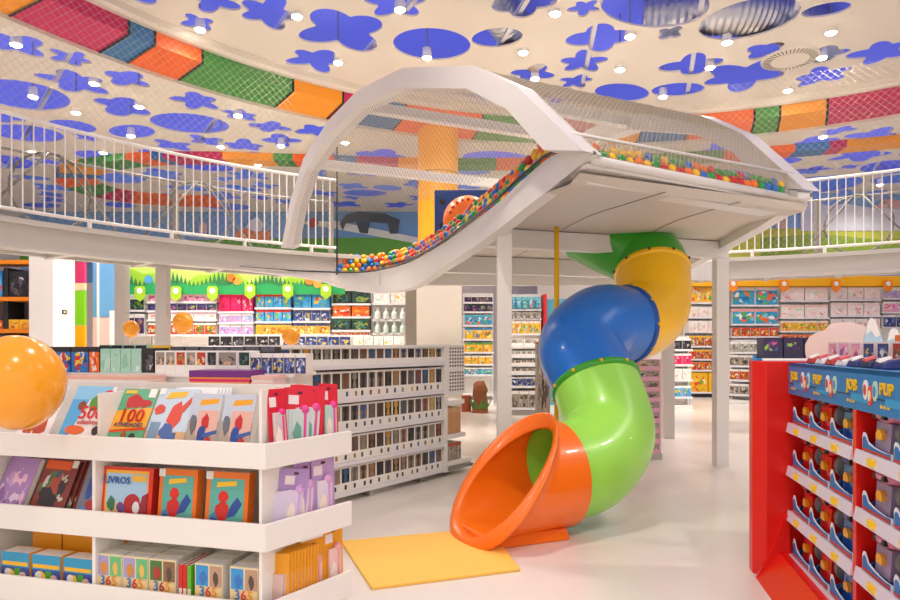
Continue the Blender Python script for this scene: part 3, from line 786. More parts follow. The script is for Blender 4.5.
# ---- the wall of toys on the left, under the green header
YL = 15.0
def XL(px, Y=YL): return (px-450)/F_PX*Y
def ZL(py, Y=YL): return EYE+(HY-py)/F_PX*Y
def wall_bay(pl, pr, Y, rows, label, nick, top_py, m=SHELFW, back=None, base=True, extra=()):
    fr = Frame((XL(pl, Y), Y), 0); w_ = XL(pr, Y)-XL(pl, Y)
    zs = [ZL(r[1], Y) for r in rows]+list(extra)
    bay('shelving_bay', label, fr, w_, zs, ZL(top_py, Y), .42, m, back, base)
    nm = ['top shelf', 'second shelf', 'third shelf', 'fourth shelf', 'fifth shelf', 'sixth shelf', 'seventh shelf', 'eighth shelf', 'ninth shelf']
    for i, r in enumerate(rows):
        yt, yb, n, a, desc = r[:5]; kw = r[5] if len(r) > 5 else {}
        nick_row = nm[i]
        stock(fr, .03, w_-.03, ZL(yb, Y)+.002, (yb-yt)/F_PX*Y-.02, n, a, desc, f'{nick_row} of the {nick}', band=kw.get('band'), body=kw.get('body'), mesh=kw.get('mesh'), cat=kw.get('cat', 'box'), noun=kw.get('noun', 'boxed_toy'), fill=kw.get('fill', .95), depth=kw.get('depth', .28))
W2 = dict(mesh=WINBOX)
pinkb, magb, blub, navb, redb, yelb, grnb, lilb, orab, cyab, brnb, tealb = [solid(h) for h in ('F2B4CE', 'E3165E', '2B84C4', '2A3E7C', 'D8301C', 'F5C02A', '4E9E3A', 'B490CC', 'F0701E', '3FB0CC', 'A8683A', '3E9488')]
wall_bay(146, 217, YL, [(293, 301.5, 6, 'pink', 'pink doll box', dict(band=pinkb)), (303, 310.5, 7, 'doll', 'purple window doll box', dict(band=navb)), (312, 319.5, 6, 'pale', 'peach boxed doll', dict(band=pinkb)), (322, 334.5, 6, 'redbrown', 'red and white round toy pack')],
         'white shelving bay of pink doll boxes behind the two slim left columns', 'pink doll bay', 291)
wall_bay(217, 254, YL, [(293.5, 311.5, 3, 'magenta', 'tall magenta doll box', dict(band=magb, body=magb)), (313, 322.5, 3, 'lilac', 'lilac play set box'), (324, 334.5, 3, 'lilac', 'lilac and blue play set box')],
         'white shelving bay topped by tall magenta boxes', 'magenta box bay', 291)
wall_bay(254, 292, YL, [(293, 307.5, 4, 'sky', 'bright blue game box', dict(band=redb, body=blub)), (309, 321.5, 4, 'sky', 'blue and green game box', dict(band=redb, body=blub)), (324, 334.5, 5, 'amber', 'small amber game box', dict(band=yelb))],
         'white shelving bay with blue game boxes on its two upper shelves', 'blue game bay', 291)
wall_bay(292, 331, YL, [(293, 308, 2, 'sky', 'large blue board game box', dict(band=blub, body=blub)), (310, 321, 4, 'navy', 'navy and white game box', dict(band=navb)), (323, 334, 3, 'amber', 'yellow and navy game box', dict(band=navb))],
         'white shelving bay with large blue board games at the top', 'board game bay', 291)
wall_bay(331, 371, YL, [(290, 303.5, 2, 'forest', 'dark green vehicle set box', dict(body=solid('22302C'), band=solid('1E3A34'))), (305, 316.5, 2, 'ember', 'orange and black car set box', dict(body=solid('26221F'), band=orab)), (318, 330, 2, 'forest', 'dark dinosaur set box', dict(body=solid('22302C'), band=solid('2D6B4A'))), (331, 335, 4, 'redbrown', 'small red boxed toy')],
         'white shelving bay of dark green and orange boxes under the pod', 'dark box bay', 287)
wall_bay(372, 408, YL, [(290, 303, 2, 'baby', 'large white baby toy box', dict(band=solid('F4E8D8'))), (307, 319.5, 4, 'baby', 'white clear-capped baby bottle pack', dict(mesh=BOTTLE, body=solid('E4ECE8'), noun='baby_bottle', cat='bottle', fill=.8, depth=.22)), (321, 333, 4, 'baby', 'pale green baby bottle pack', dict(mesh=BOTTLE, body=solid('D4E8DA'), noun='baby_bottle', cat='bottle', fill=.8, depth=.22))],
         'white shelving bay of baby bottles beside the taupe column', 'baby bay', 287)
wall_bay(113, 145, YL, [(296, 310, 2, 'forest', 'dark hanging action toy pack'), (313, 334, 3, 'doll', 'dark blue and green toy pack')], 'white shelving bay of dark toy packs beside the blue wall panel', 'dark pack bay', 291)
# green header with hills, firs and grass
fr = Frame((XL(118), YL), 0); hw = XL(345)-XL(118)
t = thing('header_sign', 'long lime green header sign with hills, fir trees and grass above the left toy wall', 'sign', fr.pt(0, -.02, 0))
MB().box(0, hw, 0, .05, ZL(294.5), ZL(262)).build('board', mat('header_lime', 'BFDD6A', .5), t)
rh = random.Random(2)
def sil(fn, n, h0, m, name, y):
    poly = [(0, h0)]+[(hw*i/n, fn(i/n, i)) for i in range(n+1)]+[(hw, h0)]
    MB().prism(poly, lambda u, v, d: (u, d, v), y-.012, y).build(name, m, t)
zb = ZL(294.5)
sil(lambda f, i: zb+.42+.16*math.sin(f*17)+.08*math.sin(f*41), 60, zb, mat('hill_lime', '9CCB34', .5), 'hills', -.001)
sil(lambda f, i: zb+(.42 if i % 2 else .22)+.12*math.sin(f*29+1)*(1 if i % 2 else .6), 110, zb, mat('fir_green', '2E7D46', .5), 'fir_trees', -.014)
sil(lambda f, i: zb+.2+.05*(i % 2)+.03*math.sin(f*50), 160, zb, mat('grass_green', '27A35A', .5), 'grass', -.028)
for px, py, c in ((232, 278, 'F0782A'), (238, 281, 'F2A03A'), (310, 281, 'F28A3A'), (150, 280, '4FA0D8'), (318, 284, 'E8A84A')):
    MB().lathe([(.1, 0), (.1, .01)], 12, (XL(px)-XL(118), -.04, ZL(py)), 0, 'Y').build('blossom', solid(c), t)
def shelf_tag(px, py, Y, m, label, g, n_, r=.2):
    t = thing('shelf_tag', label, 'sign', P(px, py, Y-.16), 0, g)
    MB().prism([(-r*.6, -r*.5), (0, -r*1.0), (r*.6, -r*.5), (r*.62, r*.55), (r*.4, r*.8), (-r*.4, r*.8), (-r*.62, r*.55)], lambda u, v, d: (u, d, v), -.015, .015).build('plate', m, t)
    MB().lathe([(.0001, .02), (r*.34, .02), (r*.34, 0)], 14, (0, 0, .05), 0, 'Y').build('white_disc', WHITE, t)
    MB().bar((0, .02, 0), (0, .16, 0), .02, .02).build('bracket', SHELFW, t)
ltag = mat('tag_lime', 'A6CF2C', .45); otag = mat('tag_orange', 'F58A12', .45)
for i, px in enumerate((105, 140, 176, 212.5, 250, 288, 326)):
    shelf_tag(px, 293 if px < 240 else 291, YL, ltag, f'lime green shelf tag with white symbol, {ORD[i]} from left under the green header', 'lime shelf tags', i, .2 if px > 110 else .3)

# lower merchandise in front of the left wall: a long low dark box row
fr = Frame((XL(205, 13.2), 13.2), 0); w_ = XL(408, 13.2)-XL(205, 13.2)
bay('low_shelving', 'low white shelving row running in front of the left toy wall', fr, w_, [ZL(346, 13.2)], 1.62, .4)
stock(fr, .05, 1.55, ZL(346, 13.2)+.003, .2, 6, 'dark', 'black boxed toy', 'low row before the toy wall', band=DARK)
stock(fr, 1.6, 3.0, ZL(346, 13.2)+.003, .19, 6, 'navy', 'slate blue boxed toy', 'low row before the toy wall', band=navb)
stock(fr, 3.05, 4.1, ZL(346, 13.2)+.003, .2, 5, 'baby', 'pale boxed bottle', 'low row before the toy wall')

# ---- mid shelves behind the pod
YM = 16.2
wall_bay(463, 494, YM, [(295, 302, 4, 'doll', 'dark doll box'), (303, 311.5, 4, 'doll', 'purple winged doll box', dict(body=DARK)), (314, 325, 3, 'cyan', 'sky blue boxed toy', dict(band=cyab)), (327, 339, 3, 'lego', 'yellow and blue boxed toy', dict(band=blub)), (342, 352, 3, 'yellowgreen', 'yellow green boxed toy', dict(band=grnb)), (355, 364, 4, 'yellowgreen', 'small green boxed toy'), (367, 374.5, 4, 'cyan', 'small blue boxed toy')],
         'white shelving bay of dolls and blue boxes left of the white pod post', 'mixed doll bay', 292, extra=(.25,))
wall_bay(508, 542, YM-.4, [(296, 309, 5, 'cyan', 'teal and pink doll pack', dict(band=solid('E8B4B4'), mesh=PEG, body=solid('78C4D0'))), (311, 318.5, 5, 'grey', 'grey hanging toy pack', dict(mesh=PEG, body=solid('B0A8A0'))), (320, 333.5, 5, 'lego', 'yellow and white dressed doll', dict(body=solid('F2C21A'), band=solid('F4F0EA')))],
         'white shelving bay of dolls right of the white pod post', 'teal pack bay', 293)
wall_bay(508, 540, 13.6, [(338, 345.5, 2, 'grey', 'clear boxed model', W2), (350, 356, 5, 'grey', 'small grey model car box', W2), (359, 364.5, 5, 'stone', 'small brown model car box', W2), (367, 373, 5, 'stone', 'small beige model car box', W2), (376, 386, 4, 'navy', 'slate model set box'), (390, 408, 3, 'stone', 'large pale model set box')],
         'grey shelving unit of model car boxes standing on the floor behind the pod post', 'grey model unit', 349, m=mat('shelf_grey', 'B4AFA8', .4))
struct('trim_6', MB().box(XL(542, 16), XL(545, 16), 15.7, 16.2, 0, ZL(295, 16)), solid('D0202A'))
q = Frame((XL(545, 16), 16.0), 0)
t = tag(MB().box(0, .75, 0, .1, 0, ZL(299, 16)).build('display_board', solid('4FA6BE'), loc=q.pt(0, 0)), 'teal blue display panel behind the yellow pole', 'panel')
q = P(542.5, 413, 12.6)
t = thing('patterned_pillar', 'tall brown and pink patterned display pillar beside the blue slide bend', 'display', (q.x, q.y, 0))
MB().box(-.15, .15, -.15, .15, 0, .12).build('base', brnb, t); MB().box(-.13, .13, -.13, .13, .12, 1.52).build('shaft', ARTS['stone'], t); MB().box(-.15, .15, -.15, .15, 1.52, 1.56).build('cap', brnb, t)
# brown stump prop with leaves
q = P(480, 407, 14.2); leafm = mat('leaf_green', '4E8A2E', .5)
t = thing('stump_prop', 'brown tree stump prop with green leaves at its foot behind the gondola', 'prop', (q.x, q.y, 0))
mb = MB(); rs = random.Random(4); R = []
for k, (z, r) in enumerate(((0, .2), (.08, .17), (.25, .15), (.4, .155), (.52, .17), (.62, .14), (.7, .08))):
    R.append([((r*rs.uniform(.85, 1.15))*math.cos(2*PI*j/9), (r*rs.uniform(.85, 1.15))*math.sin(2*PI*j/9), z+rs.uniform(-.02, .02)*(k > 0)) for j in range(9)])
mb.rows(R, closed=True); mb.f.append(tuple(range(54, 63))); mb.m.append(0)
mb.build('trunk', mat('stump_brown', '8A5230', .8, bump=.6, bscale=20), t)
mb = MB()
for i in range(14):
    a = i*2.4; mb.prism([(0, 0), (.05, .1), (0, .34), (-.05, .1)], lambda u, v, d, a=a: (math.cos(a)*(.12+v*.5)-math.sin(a)*u, math.sin(a)*(.12+v*.5)+math.cos(a)*u, .02+v*.9+d), 0, .006)
mb.build('leaves', leafm, t)
tag(MB().box(-.16, .16, -.12, .12, 0, .36).build('crate', mat('crate_brown', 'A4502C', .7), loc=(q.x-.35, q.y+.25, 0)), 'rust brown crate beside the leafy stump prop', 'crate')

# ---- shelves on the far right wall
YR = 18.3
wall_bay(688, 729, YR, [(283, 302.5, 3, 'yellowgreen', 'yellow and blue educational box', dict(band=yelb)), (306, 317, 4, 'pale', 'white and green craft box'), (320, 331.5, 4, 'pale', 'pale craft box'), (335, 346, 5, 'redbrown', 'red and yellow craft box', dict(band=yelb)), (349, 359, 5, 'redbrown', 'amber painted craft box', dict(band=yelb)), (361.5, 370, 5, 'redbrown', 'small orange craft box', dict(band=orab)), (372, 392, 2, 'yellowgreen', 'large yellow game box', dict(body=yelb, band=yelb))],
         'tall white shelving bay of yellow boxes behind the right pod post', 'yellow box bay', 280, base=2)
wall_bay(731, 780, YR, [(286, 305, 2, 'cyan', 'large white and blue play set', dict(band=solid('EADCDC'))), (308, 324, 2, 'cyan', 'blue and orange play set', dict(band=solid('E8A0A0'))), (327, 336.5, 5, 'redbrown', 'small red and green boxed toy', dict(band=redb)), (339, 349, 4, 'cyan', 'small blue boxed toy')],
         'white shelving bay right of the pod post under the yellow header', 'second yellow bay', 282, base=2)
wall_bay(780.5, 830, YR, [(286, 300.5, 2, 'pale', 'large pink baby play set', dict(band=solid('F6DCD8'))), (304, 317.5, 2, 'pale', 'pale baby play set', dict(band=solid('F0C8C0'))), (320, 331, 4, 'yellowgreen', 'yellow round-windowed toy box', dict(band=solid('F6E8D8'))), (334, 343.5, 5, 'redbrown', 'small red boxed toy', dict(band=orab))],
         'white shelving bay of pink baby sets, third under the yellow header', 'third yellow bay', 282, base=2)
wall_bay(830.5, 882, YR, [(286, 299.5, 3, 'pale', 'wide white baby set', dict(band=solid('F6EAE4'))), (302, 315.5, 3, 'pale', 'wide cream baby set', dict(band=solid('F2D8D0'))), (318, 330, 4, 'pale', 'cream and amber toy box'), (333, 344, 4, 'amber', 'amber toy box')],
         'white shelving bay behind the pink cloud cut-out', 'fourth yellow bay', 282, base=2)
wall_bay(882.5, 925, YR, [(288, 298, 3, 'lilac', 'lilac doll set'), (301, 312, 3, 'pink', 'pink doll set'), (314, 327, 3, 'navy', 'navy boxed toy')], 'white shelving bay at the right edge of the yellow header', 'bay at the right edge', 282, base=2)
t = thing('header_sign', 'long plain yellow header strip above the right wall shelving', 'sign', (XL(685, YR), YR-.06, 0))
MB().box(0, XL(930, YR)-XL(685, YR), 0, .06, ZL(287.5, YR), ZL(276, YR)).build('board', mat('header_yellow', 'F7B50C', .45), t)
MB().box(0, XL(930, YR)-XL(685, YR), -.02, 0, ZL(287.5, YR), ZL(286.3, YR)).build('lower_edge', solid('9A6A08'), t)
for i, px in enumerate((733, 784, 836, 888)):
    shelf_tag(px, 285.5, YR, otag, f'orange shelf tag with white symbol, {ORD[i]} from left under the yellow header', 'orange shelf tags', i, .2)
tag(MB().box(0, .28, 0, .3, 0, 1.0).build('boxed_toy', solid('4DB0D4'), loc=(XL(679, 16.5), 16.5, 0)), 'plain light blue box at the end of the yellow bay', 'box')
# small white gondola with mixed toys in front of the right wall
fr = Frame((XL(734, 16.0), 16.4), math.radians(-38)); 
bay('mesh_gondola', 'white floor gondola of mixed toys between the pod post and the red stand', fr, 1.5, [.25, .62, .98, 1.32], 1.5, .5)
for z, a, de, nm in ((1.32, 'grey', 'clear packed green toy', 'top'), (.98, 'stone', 'brown packed toy', 'second'), (.62, 'redbrown', 'small red packed toy', 'third'), (.25, 'stone', 'grey packed toy', 'bottom')):
    stock(fr, .05, 1.45, z+.002, .26, 6, a, de, f'{nm} shelf of white floor gondola', mesh=BOX)
fr = Frame((XL(762, 14.2), 14.2), 0)
bay('toy_table', 'low blue-edged shelf of boxed dolls behind the red stand', fr, 1.9, [1.2], 1.26, .45, m=blub)
stock(fr, .03, 1.87, 1.205, .46, 4, 'doll', 'boxed doll with dark purple backdrop', 'blue-edged shelf behind the red stand', body=solid('2C2A48'), band=cyab, mesh=WINBOX)
# end of an aisle unit behind the rear column
fr = Frame((XL(672, 14.8), 14.8), 0)
bay('aisle_unit', 'narrow white aisle unit seen behind the rear grey column', fr, .5, [.3, .7, 1.05, 1.4], 1.7, .4)
for z, a, de in ((1.4, 'dark', 'dark hanging toy on the upper level'), (1.05, 'magenta', 'red packed toy on the middle level'), (.7, 'pale', 'pale packed toy on the lower level'), (.3, 'sky', 'blue packed toy on the bottom level')):
    stock(fr, .04, .46, z+.002, .25, 2, a, de, 'of the narrow aisle unit')
# stack of pink boxes beside the green slide bend
q = P(647, 458, 8.35); fr = Frame((q.x, q.y), math.radians(8))
t = thing('floor_display', 'grey base under the stack of pink boxes', 'display', fr.pt(0, 0), fr.rz)
MB().box(-.21, .21, 0, .4, 0, .08).build('plinth', MATS['shelf_grey'], t)
for i in range(9):
    z = .08+i*.137
    o = obj_from(WINBOX, 'boxed_toy', None, fr.pt(0, .01, z), fr.rz, (.4, .38, .135), [solid('DCA4BC'), ARTS['stone']])
    tag(o, f'pink window box, {ORD[8-i]} from the top of the stack behind the green slide bend', 'box', 'pink boxes stacked on the floor')

# ---- far left: racks, white pillar, panels
YW = 11.5
struct('column', MB().box(XL(29, YW), XL(53, YW), YW, YW+.67, 0, 3.2), mat('pillar_white', 'F1ECE8', .6))
t = thing('wall_switch', 'small black and white sign plate on the wide white pillar', 'switch', (XL(53, YW)+.001, 11.82, ZL(312, 11.82)), PI/2)
MB().box(-.055, .055, -.012, 0, -.04, .04).build('plate', DARK, t); MB().box(-.025, .02, -.016, -.012, -.02, .02).build('symbol', WHITE, t); MB().box(.07, .11, -.012, 0, -.04, .04).build('side_plate', solid('B8C0A0'), t)
YB = 13.6
def panel(name, pl, pr, pt, pb, Y, h, label, d=.08):
    return tag(MB().box(0, XL(pr, Y)-XL(pl, Y), 0, d, ZL(pb, Y), ZL(pt, Y)).build(name, solid(h) if isinstance(h, str) else h, loc=(XL(pl, Y), Y, 0)), label, 'panel')
t = thing('wall_graphic', 'tall strip of magenta, peach, lime and yellow panels beside the white pillar', 'wall graphic', (XL(75, YB), YB, 0))
for pt_, pb_, h, nm in ((262, 283, 'D0386C', 'magenta_panel'), (283, 290, 'F4D8A8', 'peach_panel'), (290.5, 325, '86D420', 'lime_panel'), (325.5, 400, 'FFB914', 'yellow_panel')):
    MB().box(0, XL(84.5, YB)-XL(75, YB), 0, .08, ZL(pb_, YB) if pb_ < 399 else 0, ZL(pt_, YB)).build(nm, solid(h), t)
t = thing('wall_graphic', 'blue wall panel with pale pink lower half left of the slim columns', 'wall graphic', (XL(85, YB), YB+.3, 0))
wd = XL(120, YB+.3)-XL(85, YB+.3)
MB().box(0, wd, 0, .08, ZL(316, YB), 3.3).build('sky_panel', mat('sky_print', '6FB0E4', .5, var=.2, bscale=1.2), t)
MB().box(0, wd, 0, .08, 0, ZL(317, YB)).build('pink_panel', solid('EBC8C0'), t)
MB().box(.1, .14, -.03, 0, 0, 3.3).build('white_strip', SHELFW, t); MB().box(.4, wd, -.03, 0, ZL(318, YB), ZL(316.5, YB)).build('handrail', solid('A8B4BC'), t)
tag(MB().box(-.03, .03, 0, .5, 0, 2.2).build('partition_board', SHELFW, loc=(XL(111, 13), 13.0, 0)), 'tall white end panel in front of the blue wall panel', 'panel')
fr = Frame((XL(-60, 12.4), 12.4), 0); rackm = mat('rack_orange', 'F28A12', .45); w_ = XL(31, 12.4)-XL(-60, 12.4)
t = thing('storage_rack', 'black and orange rack of dark toys at the far left edge', 'shelving', fr.pt(0, 0))
for x in (0, w_*.72, w_): MB().box(x-.04, x+.04, 0, .5, 0, 3.0).build('upright', DARK, t)
for py in (262, 299, 331, 350): MB().box(0, w_, -.02, .5, ZL(py+2, 12.4), ZL(py-2, 12.4)).build('shelf', rackm, t)
MB().box(0, w_, .48, .52, 0, 3.0).build('back_panel', mat('rack_grey', '6E6A68', .6), t)
stock(fr, .05, w_*.68, ZL(297, 12.4)+.004, .5, 3, 'sky', 'blue large toy', 'on the middle shelf of the orange rack', body=blub)
stock(fr, w_*.74, w_-.05, ZL(297, 12.4)+.004, .5, 1, 'dark', 'dark grey robot toy box', 'on the middle shelf of the orange rack', body=DARK)
stock(fr, .05, w_*.68, ZL(329, 12.4)+.004, .16, 4, 'ember', 'orange low toy', 'on the lower shelf of the orange rack', body=orab)
stock(fr, w_*.74, w_-.05, ZL(329, 12.4)+.004, .18, 2, 'amber', 'yellow toy car box', 'on the lower shelf of the orange rack', body=yelb)

# ---- mural prints on the far walls
def print_shape(name, poly, Y, m, off=.0):
    return MB().prism([((px-450)/F_PX*Y, EYE+(HY-py)/F_PX*Y) for px, py in poly], lambda u, v, d: (u, Y-off+d, v), -.01, .0).build(name, m)
YA = Y1-.01
def mural(items, Y, label):
    t = thing('wall_mural_print', label, 'mural', (0, 0, 0))
    for i, (nm, poly, h) in enumerate(items):
        o = print_shape(nm, poly, Y, solid(h), .004+i*.012); o.parent = t
mural([('grass_print', [(-20, 243), (330, 238), (430, 237), (520, 240), (520, 262), (-20, 262)], '5FA83A'),
       ('road_print', [(290, 222), (335, 221), (430, 240), (430, 246), (330, 228)], 'E8EEE6'),
       ('cloud_print', [(250, 221), (258, 217), (264, 224), (262, 231), (252, 234), (246, 228)], 'E6E6EC'),
       ('house_print', [(236, 232), (246, 228), (256, 232), (270, 231), (270, 241), (236, 241)], 'E08A5A'),
       ('pavilion_print', [(340, 224), (346, 215), (360, 212), (385, 214), (400, 220), (398, 234), (390, 234), (388, 224), (370, 222), (368, 234), (360, 233), (356, 222), (346, 224), (343, 231)], '4A5660'),
       ('badge_print', [(309, 222), (313, 218), (317, 219), (319, 224), (316, 228), (311, 228)], 'C8505A'),
       ('tower_print', [(200, 226), (204, 222), (208, 226), (207, 236), (200, 236)], 'E0C8C0')], YA, 'blue sky mural with road, pavilion and grass on the far left upper wall')
mural([('grass_print', [(700, 232), (780, 228), (860, 230), (920, 226), (920, 262), (700, 262)], 'B4BC3A'),
       ('field_print', [(760, 238), (820, 234), (880, 240), (920, 236), (920, 262), (760, 262)], '7FA02E'),
       ('building_print', [(800, 207), (812, 200), (826, 206), (845, 204), (870, 208), (890, 202), (910, 206), (910, 231), (800, 231)], 'C8CCD4'),
       ('roof_print', [(872, 208), (885, 199), (905, 202), (905, 210)], 'D09A98'),
       ('tower_print', [(775, 208), (781, 200), (787, 208), (787, 229), (775, 229)], 'C4A8A4')], 18.94, 'blue sky mural with pale houses and grass on the right upper wall')

# ================================================================== FIGURE-BOX GONDOLA
gf = Frame((-.06, 7.25), math.radians(52)); GL = 2.35
zsG = [1.305, .985, .685, .385, .10]; rowh = [.165, .262, .246, .246, .236]
t = thing('figure_gondola', 'long white gondola filled with small window boxes left of the slide', 'shelving', gf.pt(0, 0), gf.rz)
MB().box(-GL, 0, .36, .4, .1, 1.47).build('back_panel', SHELFW, t)
for z in zsG:
    s = MB().box(-GL, 0, .01, .36, z-.03, z).build('shelf', SHELFW, t); MB().box(-GL, 0, -.005, .01, z-.034, z+.005).build('price_strip', stripm, s)
MB().box(-GL, .02, .0, .42, 1.475, 1.5).build('top_board', SHELFW, t)
MB().box(-.0, .03, 0, .8, .06, 1.5).build('end_panel', SHELFW, t)
for x in (-2.2, -1.15, -.35): MB().box(x-.02, x+.02, .05, .7, 0, .1).build('foot', GREYM, t)
gw = .1175
hues = ['4A3428', '2A2624', '7A4A2A', '5A5450', 'C8902A', '3A4A6A', '8A3A30', '2C2C34', '6A6258', 'A87848', '3C3430', '2F5C94', '8C8478', 'D8A83A']
nm_row = ['top shelf', 'second shelf', 'third shelf', 'fourth shelf', 'bottom shelf']
hn = {'4A3428': 'brown', '2A2624': 'black', '7A4A2A': 'tan', '5A5450': 'grey', 'C8902A': 'amber', '3A4A6A': 'slate blue', '8A3A30': 'dark red', '2C2C34': 'charcoal', '6A6258': 'stone grey', 'A87848': 'sandy', '3C3430': 'dark brown', '2F5C94': 'blue', '8C8478': 'pale grey', 'D8A83A': 'golden'}
winmats = [mat('window_'+h, h, .25) for h in ('5A4C42', '3A322C', '7A6A5A', '8E7A66', '4A423C', 'A08A6C', '6A625C', '5C6470', '9A8E84')]
rg = random.Random(9)
for r, (z, h) in enumerate(zip(zsG, rowh)):
    for i in range(19):
        x = -.07-i*gw
        if x < -GL+.05: break
        c = rg.choice(hues); wm = rg.choice(winmats)
        o = obj_from(WINBOX, 'figure_box', None, gf.pt(x, .03, z+.002), gf.rz, (gw*.98, .1, h), [WB, wm])
        tag(o, f'white window box with {hn[c]} figure, {ORD[i]} from right, {nm_row[r]} of figure gondola', 'box', f'figure boxes on the {nm_row[r]}')
        obj_from(FIGM, 'figure', o, (0, 0, -.12), 0, (1.6, 1, 1.2), [solid(c)])
        if r: obj_from(ICON, 'picture_print', o, (rg.choice((-.15, 0, .15)), 0, 0), 0, None, [solid(rg.choice(hues))])
# end-cap display of the gondola
ef = Frame(gf.pt(.04, .02), gf.rz)
t = thing('end_display', 'white perforated end display with small shelves at the right end of the gondola', 'shelving', ef.pt(0, 0), ef.rz)
MB().box(0, .04, 0, .7, .06, 1.5).build('side_panel', SHELFW, t)
mb = MB()
mb.box(.04, .36, .0, .03, .93, 1.5)
mb.build('perforated_panel', SHELFW, t)
mb = MB()
for i in range(6):
    for j in range(13):
        if j != 6: mb.box(.075+i*.048, .098+i*.048, -.004, 0, .97+j*.04, .99+j*.04)
mb.build('slots', mat('slot_brown', '6A5048', .6), t)
for z, l in ((.86, .36), (.47, .38), (.16, .5)):
    MB().box(.03, l, 0, .62, z-.05, z).build('shelf', SHELFW, t)
MB().box(.0, .52, .02, .66, .04, .1).build('base', SHELFW, t)
MB().box(.05, .5, -.03, .0, .06, .09).build('bumper', GREYM, t)
for i in range(3): tag(obj_from(BOX, 'boxed_toy', None, ef.pt(.1+i*.09, .03, .862-.39+.0), ef.rz, (.085, .3, .3), [solid('D8A878'), solid('D0986A'), solid('D8A878')]), f'tan box, {ORD[i]} from left on the middle shelf of the end display', 'box', 'tan boxes on the end display')
for i in range(3): tag(obj_from(BOX, 'boxed_toy', None, ef.pt(.11+i*.09, .03, .162), ef.rz, (.08, .25, .2), [solid('B8A090'), ARTS['stone'], solid('C05040')]), f'grey brown box, {ORD[i]} from left on the lowest shelf of the end display', 'box', 'grey boxes on the end display')

# ================================================================== LOW DISPLAY BEHIND THE BOOKS
lf = Frame((-1.22, 4.45), math.radians(-9)); LW = 3.0
t = thing('low_display', 'white stepped display table behind the book stand', 'display', lf.pt(0, 0), lf.rz)
MB().box(-LW, 0, .3, .72, .08, 1.26).build('body', SHELFW, t); MB().box(-LW-.02, .02, .27, .75, 1.26, 1.285).build('upper_top', SHELFW, t)
MB().box(-LW, 0, 0, .3, .08, 1.19).build('front_step', SHELFW, t); MB().box(-LW, .02, -.02, .268, 1.19, 1.212).build('lower_top', SHELFW, t)
MB().box(-LW+.05, -.05, .05, .68, 0, .08).build('plinth', DARK, t)
zt = 1.286
def low(x, w_, h, d, a, label, mesh=BOX, body=None, band=None, cat='box', noun='boxed_toy', y=.3, z=zt):
    o = obj_from(mesh, noun, None, lf.pt(x, y, z), lf.rz, (w_, d, h), [body or WB, ARTS.get(a) or MATS[a], band or body or WB][:len(mesh.materials)])
    return tag(o, label, cat)
x = -2.62
for i, (w_, a, de) in enumerate(((.2, 'dark', 'black window box with grey figure behind the orange balloon'), (.21, 'dark', 'black window box with silver figure right of the balloon'), (.25, 'darkorange', 'black window box with large orange figure'), (.13, 'heroic', 'white and blue boxed figure'), (.16, 'heroic', 'red and blue winged toy box'), (.09, 'ember', 'narrow dark boxed toy with orange print'))):
    low(x+w_/2, w_*.96, .2, .2, a, de+' on the stepped display', body=DARK, band=DARK, mesh=WINBOX if i < 3 else BOX); x += w_
for i in range(4):
    low(x+.05, .085, .185, .2, 'mint', f'mint green box with white dots, {ORD[i]} from left on the stepped display', body=mat('mint_card', 'A2D2BE', .4), band=MATS['mint_card']); x += .088
low(x+.06, .1, .19, .2, 'dark', 'black and white boxed figure right of the mint boxes', body=DARK); x += .12
lowb = []
for i, (w_, a) in enumerate(((.085, 'stone'), (.085, 'stone'), (.085, 'redbrown'), (.085, 'stone'), (.085, 'redbrown'), (.085, 'dark'), (.17, 'stone'), (.1, 'forest'))):
    low(x+w_/2, w_*.97, .17, .16, a, f'white window box, {ORD[i]} from left in the white box row on the stepped display', mesh=WINBOX); x += w_
for i in range(5):
    low(x+.045, .08, .15, .15, 'navy', f'white and blue boxed figure, {ORD[i]} from left at the right end of the stepped display'); x += .088
# upper dark boxes behind
for i in range(4): low(-1.75+i*.11, .1, .215, .12, 'dark', f'small black box, {ORD[i]} from left in the back row of the stepped display', y=.58, body=mat('mint_card', 'A2D2BE', .4), band=DARK)
low(-1.27, .12, .21, .12, 'amber', 'small yellow box in the back row of the stepped display', y=.58, body=yelb)
for i in range(7): low(-1.1+i*.13, .12, .2, .12, 'dark', f'dark window box, {ORD[i]} from left beside the yellow box in the back row', y=.58, body=DARK, band=solid('5A5A66'))
# flat books on the front step
flat = [(-2.35, .2, .06, 'F0E8D8', 'cream flat book'), (-2.02, .40, .075, '5AA4D8', 'sky blue flat book box with rainbow print'), (-1.38, .8, .06, 'E8B4A0', 'salmon patterned folded cloth set'), (-.42, .46, .045, 'E0286C', 'crimson flat boxed book'), (-.1, .16, .07, 'EDC0B8', 'pale pink flat box')]
for x, w_, h, c, de in flat:
    t = thing('flat_book', de+' lying on the stepped display', 'book', lf.pt(x, .01, 1.213), lf.rz)
    MB().box(-w_/2, w_/2, 0, .24, 0, h*.35).build('lower_cover', solid(c), t); MB().box(-w_/2+.006, w_/2-.006, .004, .236, h*.35, h*.6).build('pages', solid('F4B060') if c == 'E0286C' else WB, t); MB().box(-w_/2, w_/2, 0, .24, h*.6, h).build('upper_cover', solid(c), t)
t = thing('flat_book', 'purple flat boxed book lying on top of the crimson one', 'book', lf.pt(-.42, .01, 1.259), lf.rz)
MB().box(-.23, .23, 0, .24, 0, .012).build('lower_cover', solid('F09038'), t); MB().box(-.23, .23, 0, .24, .012, .06).build('upper_cover', solid('7A2E86'), t)

